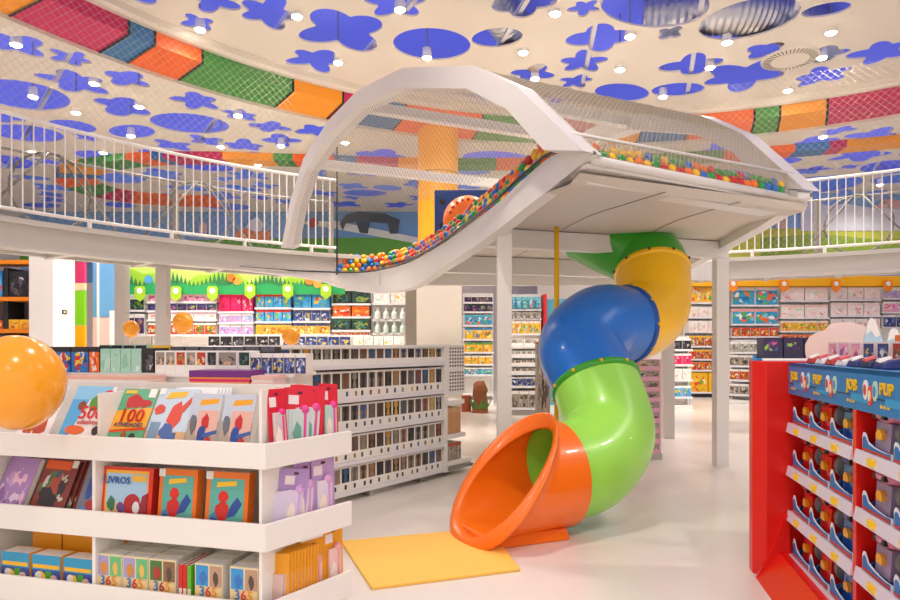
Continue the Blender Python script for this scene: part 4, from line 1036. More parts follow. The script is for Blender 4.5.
# ================================================================== BOOK STAND (front left)
bf = Frame((-.867, 3.0), math.radians(-14.66)); BW = 2.3
stand = thing('book_stand', 'white three-tier book stand with deep tray lips at front left', 'display', bf.pt(0, 0), bf.rz)
ex, ey = .207, .537
tiers = [(1.036, .914), (.656, .525), (.281, .15)]
tbase = []
for zt_, zb_ in tiers:
    mb = MB(); th = .02
    mb.prism([(-BW, 0), (0, 0), (ex, ey), (ex-.02, ey), (-.012, th), (-BW, th)], lambda u, v, d: (u, v, d), zb_, zt_)
    mb.prism([(-BW, th), (-.012, th), (ex-.02, ey), (-BW, ey)], lambda u, v, d: (u, v, d), zb_+.01, zb_+.03)
    mb.build('tray', WHITE, stand, bevel=.004); tbase.append(zb_+.031)
MB().box(-BW, -.02, .37, .39, 0, 1.29).build('back_panel', WHITE, stand)
sd = Vector((ex, ey, 0)).normalized(); sn = Vector((sd.y, -sd.x, 0))
def spt(s, k, z): return sd*s+sn*k+Vector((0, 0, z))      # along the slanted end, k outwards
MB().box(-.05, -.034, .03, .5, .945, 1.285).build('end_panel', WHITE, stand)
for x in (-.995, -.03, -1.75):
    for (zt_, zb_), ztop in zip(tiers, (1.285, .916, .53)):
        if x == -.03: MB().box(x-.016, x, .024, .37, zb_+.03, ztop if ztop < 1 else .944).build('divider', WHITE, stand)
        else: MB().box(x-.01, x+.01, .06 if ztop > 1 else .025, .37, zb_+.03, ztop if ztop < 1 else 1.25).build('divider', WHITE, stand)
MB().prism([(-BW, .04), (-.02, .04), (.18, .5), (-BW, .5)], lambda u, v, d: (u, v, d), 0, .15).build('plinth', WHITE, stand)

def book(fr, x, y, z, w_, h, d, label, lean=0, art_=None, cover='F0EDE8', spine=None, bits=(), words=(), rz=0, cat='book', name='book', group=None, roll=0, inset=(.0, .0)):
    t = thing(name, label, cat, fr.pt(x, y, z+d*math.sin(lean)+.001), fr.rz+rz, group, rx=-lean, ry=roll)
    MB().box(-w_/2+.002, w_/2-.002, .003, d-.003, .002, h-.002).build('pages', WB, t)
    cm = ARTS[art_] if art_ else solid(cover)
    MB().box(-w_/2, w_/2, 0, .003, 0, h).build('front_cover', cm, t); MB().box(-w_/2, w_/2, d-.003, d, 0, h).build('back_cover', solid(spine or cover), t)
    MB().box(w_/2-.003, w_/2, .003, d-.003, 0, h).build('spine', solid(spine or cover), t)
    for i, b in enumerate(bits):      # coloured printed fields on the cover: (name, polygon in 0..1, colour)
        MB().prism([(w_*(u-.5), h*v) for u, v in b[1]], lambda u, v, dd: (u, dd, v), -.0010-.0006*i, 0).build(b[0], (ARTS[b[2]] if b[2] in ARTS else solid(b[2])), t)
    for wd_, u, v, s, c in words:
        lettering(wd_, s, solid(c), t, (w_*(u-.5), -.0012-.0007*len(bits), h*v), depth=.0008)
    return t
R4 = lambda a, b, c, d: [(a, b), (c, b), (c, d), (a, d)]
def blob(cx, cy, rx, ry, n=14, k=.12, s=1):
    r_ = random.Random(s); return [(cx+rx*math.cos(2*PI*i/n)*(1+r_.uniform(-k, k)), cy+ry*math.sin(2*PI*i/n)*(1+r_.uniform(-k, k))) for i in range(n)]
z1, z2, z3 = tbase
L_ = .5
# top tier
book(bf, -1.47, .06, z1, .22, .36, .012, 'white book with red print half hidden behind the orange balloon', L_, None, 'F4F0EC', bits=[('red_print', blob(.5, .35, .35, .2, s=3), 'C8502A')])
book(bf, -1.165, .06, z1, .26, .365, .012, 'white and blue sticker book marked 500, next to the balloon', L_, None, 'F6F3F0', 'D8D8D8',
     [('sky_print', [(0, .05), (.18, .05), (.5, 1), (0, 1)], '58B0E4'), ('sky_print', R4(.0, .78, .9, 1), '8CCBEE'), ('green_print', blob(.62, .72, .16, .13, s=5), '5C9A34'), ('brown_print', blob(.3, .68, .1, .07, s=6), '8A4A2C'), ('red_print', blob(.85, .9, .1, .04, s=7), 'D8304A'), ('orange_print', blob(.35, .3, .26, .07, s=8), 'E86A2A'), ('dark_print', blob(.88, .3, .09, .07, s=9), '4A3A3A')],
     [('500', .62, .56, .105, 'D8201C'), ('adesivos', .62, .42, .04, 'C83A2A')])
book(bf, -.875, .06, z1, .215, .355, .012, 'green and amber activity book marked 100', L_, None, '63B487', 'C0B8B0',
     [('amber_band', [(0, .31), (1, .37), (1, .70), (0, .64)], 'FDB436'), ('red_stripe', [(0, .29), (1, .35), (1, .39), (0, .33)], 'E8502A'), ('red_print', blob(.42, .79, .26, .11, 12, .2, 4), 'C42A2A'), ('red_print', blob(.72, .76, .2, .06, 12, .2, 5), 'C42A2A'), ('yellow_title', R4(.08, .92, .4, .97), 'F2C83A'), ('price_label', R4(.78, .86, .98, 1), 'F4F4F0'), ('dark_print', blob(.7, .24, .08, .05, s=2), '3A4A4A'), ('brown_print', blob(.45, .25, .07, .06, s=5), 'B0603A')],
     [('100', .5, .55, .105, 'C8241C'), ('ATIVIDADES', .5, .41, .032, '4A4A7A')])
book(bf, -.635, .06, z1, .235, .35, .03, 'tall pale blue comic book with red and blue print and yellow title bar', L_, None, 'C4D8E6', 'E8E8E8',
     [('sand_print', R4(0, 0, 1, .32), 'D8AC7C'), ('tower_print', R4(.05, .2, .3, .46), '7C9CB8'), ('yellow_title', [(.2, .83), (.72, .87), (.74, .96), (.3, .94)], 'F6BE2E'), ('red_print', blob(.6, .58, .18, .2, 14, .2, 4), 'D84A32'), ('red_print', blob(.16, .66, .14, .08, 12, .2, 7), 'D84A32'), ('blue_print', blob(.5, .32, .16, .14, 12, .25, 9), '3C62A4'), ('red_print', [(.7, .7), (.95, .92), (1, .9), (.78, .62)], 'D84A32'), ('blue_print', [(.62, .0), (.82, .0), (.76, .3), (.6, .3)], '3C62A4'), ('price_label', R4(.02, .9, .16, 1), 'F4F4F0')])
cov = [('sky_print', R4(0, .55, 1, 1), 'C4CEDC'), ('yellow_title', [(.28, .8), (.9, .84), (.9, .92), (.34, .9)], 'F0A81E'), ('peach_print', R4(.3, .3, .97, .72), 'E4B4A4'), ('red_print', blob(.58, .52, .12, .14, 12, .2, 3), 'C82A2A'), ('blue_print', blob(.5, .3, .12, .16, 12, .25, 5), '2A4C9A'), ('red_print', blob(.74, .22, .1, .06, 10, .2, 6), 'C82A2A'), ('grey_print', blob(.18, .5, .12, .16, 12, .25, 8), '6A7078'), ('blue_stripe', [(.55, .26), (.98, .34), (.98, .4), (.55, .33)], '3A62AC')]
book(bf, -.41, .06, z1, .175, .305, .05, 'pale comic book with yellow title bar, left one of the matching pair', .3, None, 'B8A898', 'F0ECE8', cov)
book(bf, -.22, .06, z1, .175, .305, .05, 'pale comic book with yellow title bar, right one of the pair beside the divider', .3, None, 'B8A898', 'F0ECE8', cov)
# a stack of shrink-wrapped white magazines behind
for i in range(5): book(bf, -.57+.012*i, .105+.013*i, z1+.0, .26, .365, .01, f'white shrink-wrapped magazine behind the pale blue comic, {ORD[i]} from front', L_, None, 'EDEFF0', 'F4F4F4')
# middle tier
book(bf, -1.62, .05, z2, .24, .33, .03, 'lilac and grey magazine at the left end of the middle tier', .42, 'purple', rz=-.12)
book(bf, -1.36, .05, z2, .25, .335, .012, 'orange-topped wrapped comic magazine leaning on the middle tier', .42, 'comic', spine='3A3230', bits=[('orange_title', R4(.05, .84, .8, .98), 'E8622A'), ('price_label', R4(.82, .88, .98, 1), 'E8E4DC')], rz=-.1)
for i in range(4): book(bf, -1.34+.018*i, .07+.014*i, z2, .25, .335, .01, f'wrapped magazine behind the orange-topped comic, {ORD[i]} from front', .42, 'comic', spine='5A4640', rz=-.1)
book(bf, -1.09, .05, z2, .155, .33, .02, 'blue and grey wrapped magazine beside the divider on the middle tier', .42, None, '7C7C8C', bits=[('blue_print', blob(.4, .62, .2, .25, 12, .25, 2), '3C56A0'), ('red_print', blob(.6, .3, .3, .1, 12, .2, 4), 'B83A3A'), ('blue_disc', blob(.3, .22, .14, .07, 14, .02, 1), '5A8CD8'), ('yellow_title', R4(.2, .88, .9, .97), 'D8B04A'), ('white_print', R4(.3, .03, .95, .14), 'D8D0CC')])
book(bf, -.83, .05, z2, .3, .31, .055, 'red-framed square book set marked LIVROS', .1, None, 'E0381C', 'C81E14',
     [('amber_frame', R4(.05, .04, .92, .95), 'F7B43A'), ('sky_print', R4(.08, .42, .9, .9), 'A8CDE8'), ('sand_print', R4(.08, .06, .9, .42), 'E8C080'), ('red_print', blob(.62, .38, .17, .2, 18, .04, 2), 'B8282C'), ('white_print', blob(.7, .36, .07, .1, 14, .05, 2), 'E8ECEC'), ('green_print', blob(.2, .4, .08, .12, 10, .2, 3), '3A7A5A'), ('purple_print', blob(.4, .34, .09, .09, 10, .2, 4), '6A4A8C'), ('red_print', [(.72, .1), (.92, .1), (.92, .6), (.82, .55)], '9A2A38'), ('yellow_title', R4(.6, .78, .88, .88), 'F0C040')],
     [('LIVROS', .3, .78, .05, '2A5CA8')])
cov2 = [('teal_print', R4(.1, .03, .9, .9), '5FB0A4'), ('skyline_print', [(.1, .03), (.1, .3), (.25, .4), (.3, .28), (.45, .3), (.45, .03)], '3C88B0'), ('yellow_title', [(.25, .76), (.72, .8), (.72, .87), (.27, .84)], 'F2C02A'), ('red_print', blob(.42, .62, .12, .09, 14, .05, 2), 'D8261E'), ('red_print', blob(.42, .4, .16, .16, 12, .2, 3), 'CC241E'), ('blue_print', [(.5, .3), (.62, .5), (.75, .62), (.86, .52), (.7, .34)], '284C98'), ('blue_print', blob(.22, .2, .13, .09, 10, .2, 4), '284C98'), ('red_print', blob(.56, .16, .2, .06, 10, .3, 6), 'D8261E'), ('price_label', R4(.0, .88, .16, 1), 'E4E2DC')]
book(bf, -.53, .05, z2, .22, .315, .055, 'orange-framed teal book on the middle tier, left of the matching two', .1, None, 'E8741C', 'E8741C', cov2, roll=0)
book(bf, -.155, .05, z2, .0, .28, .05, 'x', .1) if False else None
book(bf, -.25, .05, z2, .235, .315, .055, 'orange-framed teal book on the middle tier beside the corner divider', .1, None, 'E8741C', 'E8741C', cov2)
# bottom tier
for i in range(3):
    book(bf, -1.53+.205*i, .05, z3, .185, .205, .1, f'blue-topped activity box with yellow print, {ORD[i]} from left on the bottom tier', .0, None, '2E9CC8', 'F5A21C',
         [('amber_title', R4(.04, .66, .96, .76), 'F6BE2A'), ('print_field', R4(.0, .02, 1, .62), '3C4E9C'), ('yellow_print', blob(.32, .4, .2, .18, 12, .2, i), 'FFC81E'), ('white_print', blob(.25, .48, .12, .1, 12, .1, i+2), 'F0ECE4'), ('green_print', R4(.5, .3, .7, .6), '4FA83A'), ('red_print', blob(.75, .22, .22, .1, 10, .2, i), 'D8301E'), ('pink_print', blob(.78, .42, .12, .1, 10, .1, i), 'F0C0B0')])
for i in range(3):
    book(bf, -1.5+.21*i, .22, z3, .2, .33, .03, f'amber book with a row of round portraits, {ORD[i]} from left behind the blue-topped boxes', .0, None, 'F2A01C', 'E88C1C', [('portrait_print', blob(.12+.25*k, .88, .09, .05, 14, .02, 1), 'C87858') for k in range(4)])
p365 = [('A8A0D0', '6CC080', 'D89040'), ('A8A0D0', '6CC080', 'D89040'), ('4A7A3A', '8C6A4A', 'B03A2A'), ('3C9CDC', 'C09A80', '3A7CC8'), ('3C9CDC', 'C09A80', '3A7CC8')]
for (x, cs_, num, lb) in ((-.92, p365[0], '365', '365 book with purple and green panels, leftmost'), (-.76, p365[1], '365', '365 book with purple and green panels, second from left'), (-.6, p365[2], '365', '365 book with dark green leafy panels'), (-.335, p365[3], '365', '365 book with blue and brown panels, left of the pair'), (-.14, p365[4], '365', '365 book with blue and brown panels, beside the divider')):
    for dpt in range(4):
        lab = lb+' on the bottom tier' if dpt == 0 else lb.split(',')[0]+f', {ORD[dpt]} copy behind the front one, {"far left" if x < -.85 else ("left" if x < -.6 else ("centre" if x < -.5 else ("right of centre" if x < -.2 else "far right")))}'
        bits = [('panel_print', R4(.04, .56, .48, .96), cs_[0]), ('panel_print', R4(.54, .56, .97, .96), cs_[1]), ('figure_print', blob(.3, .72, .14, .13, 10, .2, 2), cs_[2]), ('figure_print', blob(.76, .72, .1, .13, 10, .2, 4), 'E8C060' if cs_[1] == '6CC080' else '5A4A40'), ('sand_field', R4(.04, .03, .97, .54), 'EBCF98')] if dpt == 0 else []
        t = book(bf, x, .045+.075*dpt, z3, .155, .248, .068, lab, 0, None, 'E8D8B0', 'E4E0DA', bits)
        if dpt == 0:
            for k, (ch, cc) in enumerate(zip(num, ('2A7CC8', 'D83A3A' if cs_[0] != '4A7A3A' else 'B0302A', 'F0A020'))): lettering(ch, .066, solid(cc), t, ((k-1)*.034, -.006, .112), depth=.0008)
for i, c in enumerate(('D8261E', 'D8261E', '62B82C')):
    book(bf, -.495+.025*i, .045, z3, .022, .23, .18, f'{"red" if i < 2 else "green"} story book shown spine out, {ORD[i]} from left between the 365 books', 0, None, c, c, [('spine_label', R4(.1, .3, .9, .5), 'F4E8D0')])
# hanging packs on the slanted end of each tier
endf = Frame(bf.pt(0, 0), bf.rz+math.atan2(sd.y, sd.x))          # x along slanted end, -y outwards
def pack(x, y, z, w_, h, card, toy, label, lean=.12, tilt=0, rz=0, g=None, blis='F0E8EC', full=True):
    t = thing('toy_pack', label, 'pack', endf.pt(x, y, z+w_/2*math.sin(abs(tilt))+.003), endf.rz+rz, g, rx=-lean, ry=tilt)
    MB().box(-w_/2, w_/2, 0, .006, 0, h).build('card', solid(card), t, bevel=.002)
    MB().box(-w_*.34, w_*.3, -.02, 0, h*.05, h*.66).build('blister', mat('blister_'+blis, blis, .12, coat=.5), t, bevel=.006)
    if not full: return t
    MB().lathe([(.0001, .022), (w_*.13, .019), (w_*.17, .008), (w_*.17, 0)], 14, (w_*.14, -.004, h*.66), 0, 'Y').build('toy_head', solid(toy), t, smooth=True)
    MB().box(w_*.1, w_*.18, -.024, -.018, h*.1, h*.6).build('toy_stem', solid(toy), t)
    MB().prism(blob(-.12*w_, .3*h, .15*w_, .16*h, 10, .2, 3), lambda u, v, d: (u, d, v), -.022, -.019).build('insert_print', solid({'E0243C': '6AA898'}.get(card, 'F4E4D8')), t)
    MB().box(-w_*.1, w_*.08, -.001, 0, h*.9, h*.94).build('hang_hole', solid('5A2A3C'), t)
    MB().box(-w_*.42, -w_*.05, -.0012, 0, h*.74, h*.88).build('title_label', solid('F4E4E8'), t)
for i in range(4): pack(.2+.016*i, .075-.008*i, z1, .15, .33, 'E0243C', 'E84A96', f'red card pack in the left cluster, {ORD[i]} from left on the slanted end', .16, .10, -.3, 'red card packs', 'C8D8D4', i == 3)
pack(.115, .03, z1, .11, .34, 'DC2038', 'E83A8C', 'red card pack standing against the end panel, leftmost of the red packs', .1, 0, 0, 'red card packs', 'D8C8C8')
for i in range(4): pack(.27+.014*i, .07-.006*i, z1, .15, .335, 'E0243C', 'E84A96', f'red card pack tilted right in the middle cluster, {ORD[i]} from left', .14, .14, -.3, 'red card packs', 'C8D8D4', i == 3)
pack(.34, .07, z1, .135, .335, 'E3283E', 'F04AA0', 'red card pack with pink wand facing out, left of the front two', .12, .05, 0, 'red card packs', 'BFDCD2')
pack(.48, .07, z1, .135, .34, 'E3283E', 'F04AA0', 'red card pack with pink wand facing out at the right end', .12, .08, 0, 'red card packs', 'BFDCD2')
for i in range(4): pack(.12+.025*i, .075-.008*i, z2, .14, .31, 'B494CC', 'D8A8DC', f'lilac card pack fanned to the right, {ORD[i]} from left on the middle slanted end', .1, .16, -.3, 'lilac card packs', 'D8CCE4', i == 3)
pack(.27, .05, z2, .16, .33, 'BC98CE', 'DCA4D8', 'lilac card pack with heart wand facing out, left of the front pair', .1, .16, 0, 'lilac card packs', 'E4D8E8')
pack(.42, .05, z2, .16, .345, 'C0A0D0', 'DCA4D8', 'lilac card pack with heart wand facing out, right of the front pair', .06, .03, 0, 'lilac card packs', 'E4D8E8')
for i in range(3): pack(.47+.03*i, .12+.012*i, z2, .12, .34, 'D89CC0', 'E8B4D0', f'pink card pack behind the lilac pair, {ORD[i]} from left', .06, .03, .1, 'pink card packs', 'ECD4E0')
for i in range(10): pack(.12+.021*i, .07, z3, .12, .29, 'F0A21A', 'F2B0A8', f'amber card pack standing edge on, {ORD[i]} from left on the bottom slanted end', .03, .02, -.95, 'amber card packs', 'D8B8B0', False)
pack(.36, .06, z3, .15, .30, 'F0A21A', 'F0A8A8', 'amber card pack facing out, left of the front pair on the bottom end', .06, .02, 0, 'amber card packs', 'F0C4BC')
pack(.5, .06, z3, .14, .34, 'F0A21A', 'F0A8A8', 'amber card pack facing out, right of the front pair on the bottom end', .05, .03, 0, 'amber card packs', 'F0C4BC')

# ================================================================== BALLOONS
balm = mat('balloon_orange', 'FFA81A', .22, coat=.4)
balm.node_tree.nodes['Principled BSDF'].inputs['Subsurface Weight'].default_value = .08
balm.node_tree.nodes['Principled BSDF'].inputs['Subsurface Radius'].default_value = (.2, .1, .02)
def balloon(px, py, Y, r, label, stick, tilt=(0, 0)):
    q = P(px, py, Y); t = thing('balloon', label, 'balloon', q, 0, 'orange balloons', rx=tilt[0], ry=tilt[1])
    prof = [(.0001, -1.14*r), (.05*r, -1.12*r), (.12*r, -1.09*r)]
    for i in range(1, 25):
        a = PI*i/24; z = -math.cos(a); rad = math.sin(a)*(1-.1*max(0, -z)**1.5); prof.append((max(.0001, rad*r), z*r*1.1))
    MB().lathe(prof, 40).build('skin', balm, t, smooth=True)
    MB().lathe([(.0001, -1.13*r), (.07*r, -1.2*r), (.05*r, -1.22*r), (.0001, -1.2*r)], 12).build('knot', mat('knot_orange', 'E07808', .4), t, smooth=True)
    if not stick:
        import mathutils
        R_ = mathutils.Euler((tilt[0], tilt[1], 0)).to_matrix().inverted(); k0 = Vector((0, 0, -1.2*r))
        e1 = R_ @ (bf.pt(-1.62, .2, z1)-q); MB().tube([k0, (k0*2+e1)/3+R_ @ Vector((0, .03, .015)), e1], .004, 6).build('stick', WHITE, t)
    if stick: MB().tube([(0, 0, -1.18*r), (.0, .0, -1.18*r-stick)], .004, 6).build('stick', WHITE, t)
big_balloon = balloon(17, 383, 3.02, .208, 'large glossy orange balloon at the left edge above the book stand', .0, (.35, 0))
balloon(183, 323, 9.0, .14, 'orange balloon in front of the slim column under the green header', 1.63)
balloon(131, 329, 9.3, .115, 'small orange balloon half hidden by the slim column', 1.58)
balloon(291, 336, 8.6, .12, 'orange balloon in front of the board game bay', 1.48)

# ================================================================== RED TOY STAND (front right)
tf = Frame((2.17, 4.1), math.atan2(-.977, -.211)); TW = 2.15
toy = thing('toy_stand', 'red toy stand with blue lettered header and four shelves at front right', 'shelving', tf.pt(0, 0), tf.rz)
MB().prism([(-.16, -.2), (-.07, -.2), (0, -.135), (0, .5), (-.16, .5)], lambda u, v, d: (u, v, d), 0, 1.395).build('end_panel', RED, toy, bevel=.006)
MB().box(0, TW, .46, .5, 0, 1.385).build('back_panel', mat('stand_maroon', '5A1418', .5), toy)
MB().box(0, TW, 0, .5, 1.365, 1.385).build('top_board', blub, toy)
MB().box(.0, TW, 0, .02, 1.19, 1.385).build('header_board', mat('header_blue', '1C78C2', .35), toy)
MB().box(TW, TW+.04, -.02, .5, 0, 1.385).build('side_panel', RED, toy)
for x in (1.05, 2.1): MB().box(x-.02, x+.02, -.005, .46, 0, 1.19).build('divider', RED, toy)
shz = [1.0, .725, .44, .165]
priz = mat('rail_lilac', 'DCD2E2', .35)
for z in shz:
    s = MB().box(0, TW, 0, .46, z-.02, z).build('shelf', mat('shelf_silver', 'C8C4CC', .4), toy)
    for x0, x1 in ((.01, 1.03), (1.07, 2.08)):
        o = MB().quadbox([(x0, -.02, z-.055), (x1, -.02, z-.055), (x1, 0, z-.055), (x0, 0, z-.055), (x0, -.008, z+.006), (x1, -.008, z+.006), (x1, 0, z+.006), (x0, 0, z+.006)]).build('price_rail', priz, s)
        for k in range(3):
            xx = x0+.2+.31*k; MB().box(xx-.035, xx+.035, -.024, -.014, z-.045, z-.012).build('price_ticket', PRICE, s)
# sloping red skirt at the foot
MB().quadbox([(0, -.2, 0), (TW, -.2, 0), (TW, 0, 0), (0, 0, 0), (0, -.06, .17), (TW, -.06, .12), (TW, 0, .12), (0, 0, .17)]).build('skirt', RED, toy)
MB().prism([(-.2, 0), (0, 0), (0, .42), (-.03, .42), (-.1, .2)], lambda u, v, d: (d, u, v), 0, .03).build('side_fin', RED, toy)
# header lettering and oval badges
yel = solid('F8C81A'); sky = solid('2E9CDA'); navy = solid('12406E')
hdr = [o for o in toy.children if o.name.startswith('header_board')][0]
for x, wd_ in ((.09, 'JOB'), (.50, 'PUP'), (.98, 'JOB'), (1.35, 'PUP'), (1.75, 'JOB')):
    lettering(wd_, .075, yel, hdr, (x+.03, -.002, 1.305), depth=.004)
    MB().box(x+.02, x+.24, -.003, 0, 1.232, 1.268).build('blue_wordmark', sky, hdr)
    for k in range(3): MB().box(x-.03+.035*k, x-.012+.035*k, -.003, 0, 1.222+.0, 1.236).build('yellow_dash', yel, hdr)
    for k, c in enumerate(('F4F0EC', 'E04A3A', 'BCE0D0')):
        xx = x+.19+.05*k; zz = 1.275+(.018 if k != 1 else -.006)
        b = MB().lathe([(.0001, .006), (.024, .006), (.024, 0)], 18, (0, 0, 0), 0, 'Y').build('oval_badge', solid(c), hdr, loc=(xx, 0, zz)); b.scale = (1, 1, 1.9)
        i_ = MB().lathe([(.0001, .009), (.013, .009), (.013, 0)], 14, (0, 0, 0), 0, 'Y').build('badge_centre', solid(('C8503A', 'F4E0C8', '4A90C8')[k]), b)
MB().box(0, TW, -.003, 0, 1.286-.03, 1.292-.03).build('dark_line', navy, hdr)
# cardboard trays with toys
trayb = mat('tray_blue', '1F6FB8', .45); trayw = mat('tray_white', 'EEF2F6', .45); trayr = mat('tray_red', 'D8382C', .45)
def tray_mesh(w_=.27, d=.34):
    mb = MB(); h = .06
    mb.box(-w_/2, w_/2, 0, d, 0, .006, 0)
    for sx_ in (-1, 1): mb.prism([(0, 0), (d, 0), (d, .1), (.05, .05)], lambda u, v, dd, s=sx_: (s*w_/2+dd, u, v), -.004, .004, 0)
    wave = [(-w_/2, 0), (w_/2, 0), (w_/2, .035), (w_*.3, .03), (w_*.1, .034), (-w_*.1, .042), (-w_*.3, .06), (-w_*.40, .105), (-w_*.46, .11), (-w_/2, .085)]
    mb.prism(wave, lambda u, v, dd: (u, dd, v), -.006, .0, 1)
    mb.prism([(u*.93, .006+v*.76) for u, v in wave], lambda u, v, dd: (u, dd, v), -.009, -.006, 0)
    mb.box(-w_/2+.01, w_/2-.01, -.011, -.009, .006, .02, 2); return mb.mesh('tray', [trayb, trayw, trayr])
TRAY = tray_mesh()
def toy_parts():
    b = MB(); b.quadbox([(-.07, .0, 0), (.07, .0, 0), (.07, .17, 0), (-.07, .17, 0), (-.075, .01, .12), (.065, .01, .12), (.06, .16, .12), (-.07, .16, .12)])
    h = MB(); R = []
    for k, (z, sc_, oy) in enumerate(((.12, .9, .0), (.135, 1.05, -.012), (.16, 1.1, -.015), (.185, .98, .0), (.2, .7, .02), (.205, .3, .05))):
        R.append([(.078*sc_*math.cos(2*PI*j/14)-.005, .085+oy+.082*sc_*math.sin(2*PI*j/14), z) for j in range(14)])
    h.rows(R, closed=True); n = len(h.v); h.f.append(tuple(range(n-14, n))); h.m.append(0)
    g = MB().prism([(-.03, .0), (.02, .0), (.026, .022), (.005, .042), (-.02, .04), (-.033, .022)], lambda u, v, d: (u, d, v+.05), -.012, .006)
    w_ = MB().lathe([(.0001, .0), (.04, 0), (.065, .012), (.065, .05), (.04, .062), (.0001, .062)], 18, (.075, .075, .085), 0, 'X')
    return b, h, g, w_
pb, ph, pg, pw = toy_parts()
TB = pb.mesh('body', [RED]); TH = ph.mesh('helmet', [RED], .7); TG = pg.mesh('badge', [PRICE], .7); TWH = pw.mesh('wheels', [GREYM], .6); TVI = MB().box(-.06, .045, -.012, .02, .135, .158).mesh('visor', [DARK])
def toy_at(x, y, z, cm, hm, gm, wm, label, g, sc=1.0):
    t = thing('toy_vehicle', label, 'toy', tf.pt(x, y-.022, z+.012), tf.rz, g); t.scale = (sc, sc, sc)
    for me, nm, m in ((TB, 'body', cm), (TH, 'helmet', hm), (TG, 'badge', gm), (TWH, 'wheels', wm), (TVI, 'visor', DARK)): obj_from(me, nm, t, mats=[m])
gloss_red = mat('toy_red', 'D8160E', .2, coat=.4); gloss_blue = mat('toy_blue', '1C4FA8', .2, coat=.4); wgrey = mat('toy_grey', '6C6A70', .4); lilac_t = mat('toy_lilac', '9A86A8', .35); gold = mat('toy_gold', 'F0A82A', .35)
green_t = mat('toy_green', '5FA84A', .35); pink_t = mat('toy_pink', 'E08AA4', .35)
nmz = ['top', 'second', 'third', 'bottom']
for r, z in enumerate(shz):
    for k, x in enumerate((.19, .50, .83)):
        col = 'red' if k < 2 else 'blue'
        tag(obj_from(TRAY, 'display_tray', None, tf.pt(x, .02, z+.001), tf.rz, (1.12, 1, 1)), f'blue wavy-edged cardboard tray holding a {col} toy, {ORD[k]} from left on the {nmz[r]} shelf', 'tray', 'cardboard trays in the left bay')
        toy_at(x-.0, .07, z+.008, gloss_red if k < 2 else gloss_blue, gloss_red if k < 2 else gloss_blue, gold, wgrey, f'{col} helmeted toy vehicle in a tray, {ORD[k]} from left on the {nmz[r]} shelf', 'toys in the left bay', 1.1)
    for k, x in enumerate((1.24, 1.56, 1.88)):
        cm = (lilac_t, wgrey, gloss_blue)[k]; hm = (pink_t, gold, green_t)[k]; nc = ('lilac and pink', 'grey and gold', 'blue and green')[k]
        tag(obj_from(TRAY, 'display_tray', None, tf.pt(x, .02, z+.001), tf.rz, (1.12, 1, .8)), f'blue cardboard tray holding a {nc} toy, right bay, {nmz[r]} shelf', 'tray', 'cardboard trays in the right bay')
        toy_at(x, .06, z+.008, cm, hm, gold if k != 1 else green_t, wgrey, f'{nc} toy vehicle in the right bay of the red stand, {nmz[r]} shelf', 'toys in the right bay', 1.08)
# packs on top of the stand
zt = 1.386
for k in range(7):
    x = .12+k*.16; c = ('C8302A', 'F0EAEA', 'C83A38', 'F4F0EE', '2C3A78', '20305A', '2C3A78')[k]
    t = thing('flat_pack', f'low {"red" if k in (0, 2) else ("white" if k in (1, 3) else "navy")} wedge-shaped toy pack, {ORD[k]} from left along the front of the stand top', 'pack', tf.pt(x, .08, zt), tf.rz, 'low packs on the stand top')
    MB().quadbox([(-.07, 0, 0), (.07, 0, 0), (.07, .1, 0), (-.07, .1, 0), (-.05, .015, .04), (.06, .005, .03), (.055, .09, .055), (-.055, .09, .045)]).build('shell', solid(c), t, bevel=.008); MB().quadbox([(-.045, .01, .036), (.02, .004, .03), (.03, .05, .05), (-.03, .06, .052), (-.04, .015, .046), (.015, .008, .04), (.025, .05, .06), (-.028, .06, .062)]).build('white_cap', WHITE if k % 2 == 0 else solid('D8404A'), t)
for k in range(9):
    x = .16+k*.17; a = 'toypack'
    o = obj_from(WINBOX, 'boxed_toy', None, tf.pt(x, .2, zt), tf.rz, (.15, .1, .13), [solid(('F0E4E6', 'E8D8E0')[k % 2]), ARTS[('pink', 'pink', 'pink', 'navy', 'navy', 'redbrown', 'pink', 'navy', 'pink')[k]]])
    tag(o, f'clear window pack with {("pink", "pink", "pink", "navy", "navy", "orange", "pink", "navy", "pink")[k]} toy, {ORD[k]} from left in the row on the red stand', 'box', 'window packs on the stand top')
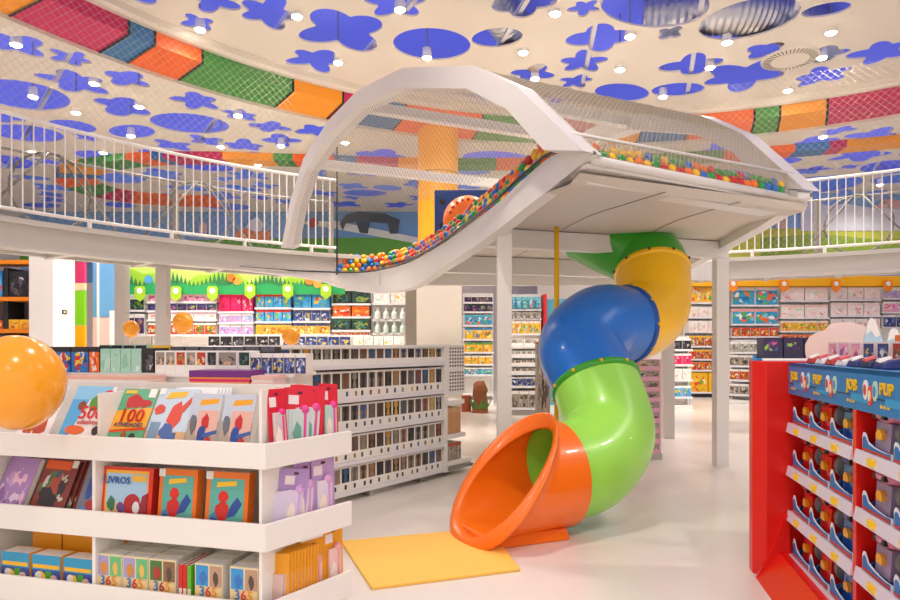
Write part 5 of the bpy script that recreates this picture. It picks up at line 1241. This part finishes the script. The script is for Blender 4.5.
o = obj_from(BOX, 'boxed_toy', None, tf.pt(1.12, .18, zt+.131), tf.rz, (.2, .1, .03), [orab, orab, orab]); tag(o, 'flat orange pack lying on the window packs', 'box')
def cutout(name, poly, c, thick, m, label):
    t = thing(name, label, 'cut-out', (c.x, c.y, zt), math.radians(-25))
    MB().prism(poly, lambda u, v, d: (u, d, v), 0, thick).build('board', m, t, bevel=.004); return t
MB_r = thing('rear_display', 'plain white display block standing behind the red toy stand', 'display', tf.pt(0, 0), tf.rz)
MB().box(-.95, 1.9, .52, 1.1, .06, 1.37).build('body', SHELFW, MB_r); MB().box(-.97, 1.9, .51, 1.12, 1.37, 1.386).build('top', SHELFW, MB_r); MB().box(-.9, 1.85, .55, 1.05, 0, .06).build('plinth', DARK, MB_r)
cpt = P(841, 345, 4.6)
cutout('cloud_cutout', [(-.215, .0), (.19, .0), (.2, .12), (.185, .2), (.14, .25), (.07, .275), (-.01, .275), (-.07, .26), (-.1, .22), (-.16, .2), (-.2, .17), (-.225, .12), (-.225, .06)], cpt, .025, mat('cloud_pink', 'F9E2D9', .6), 'plain pale pink cloud-shaped cut-out standing behind the red stand')
for px, h, lb in ((873, .3, 'tall pale blue mountain cut-out with white peak beside the pink cloud'), (895, .23, 'lower pale blue mountain cut-out with white peak at the right edge')):
    c = P(px, 345, 4.35); t = thing('mountain_cutout', lb, 'cut-out', (c.x, c.y, zt), math.radians(-25), 'mountain cut-outs')
    MB().prism([(-.08, 0), (.09, 0), (.05, h*.55), (.012, h*.95), (-.012, h), (-.03, h*.9), (-.05, h*.5)], lambda u, v, d: (u, d, v), 0, .025).build('slope', mat('mountain_blue', 'B4D8EA', .6), t)
    MB().prism([(.04, h*.6), (.012, h*.95), (-.012, h), (-.03, h*.9), (-.045, h*.6), (-.01, h*.7), (.015, h*.55)], lambda u, v, d: (u, d, v), -.006, 0).build('snow_cap', WHITE, t)

for o in S.objects:
    if o.parent is None and 'label' in o and len(o['label'].replace('-', ' ').split()) > 16: print('LONG', o['label'])
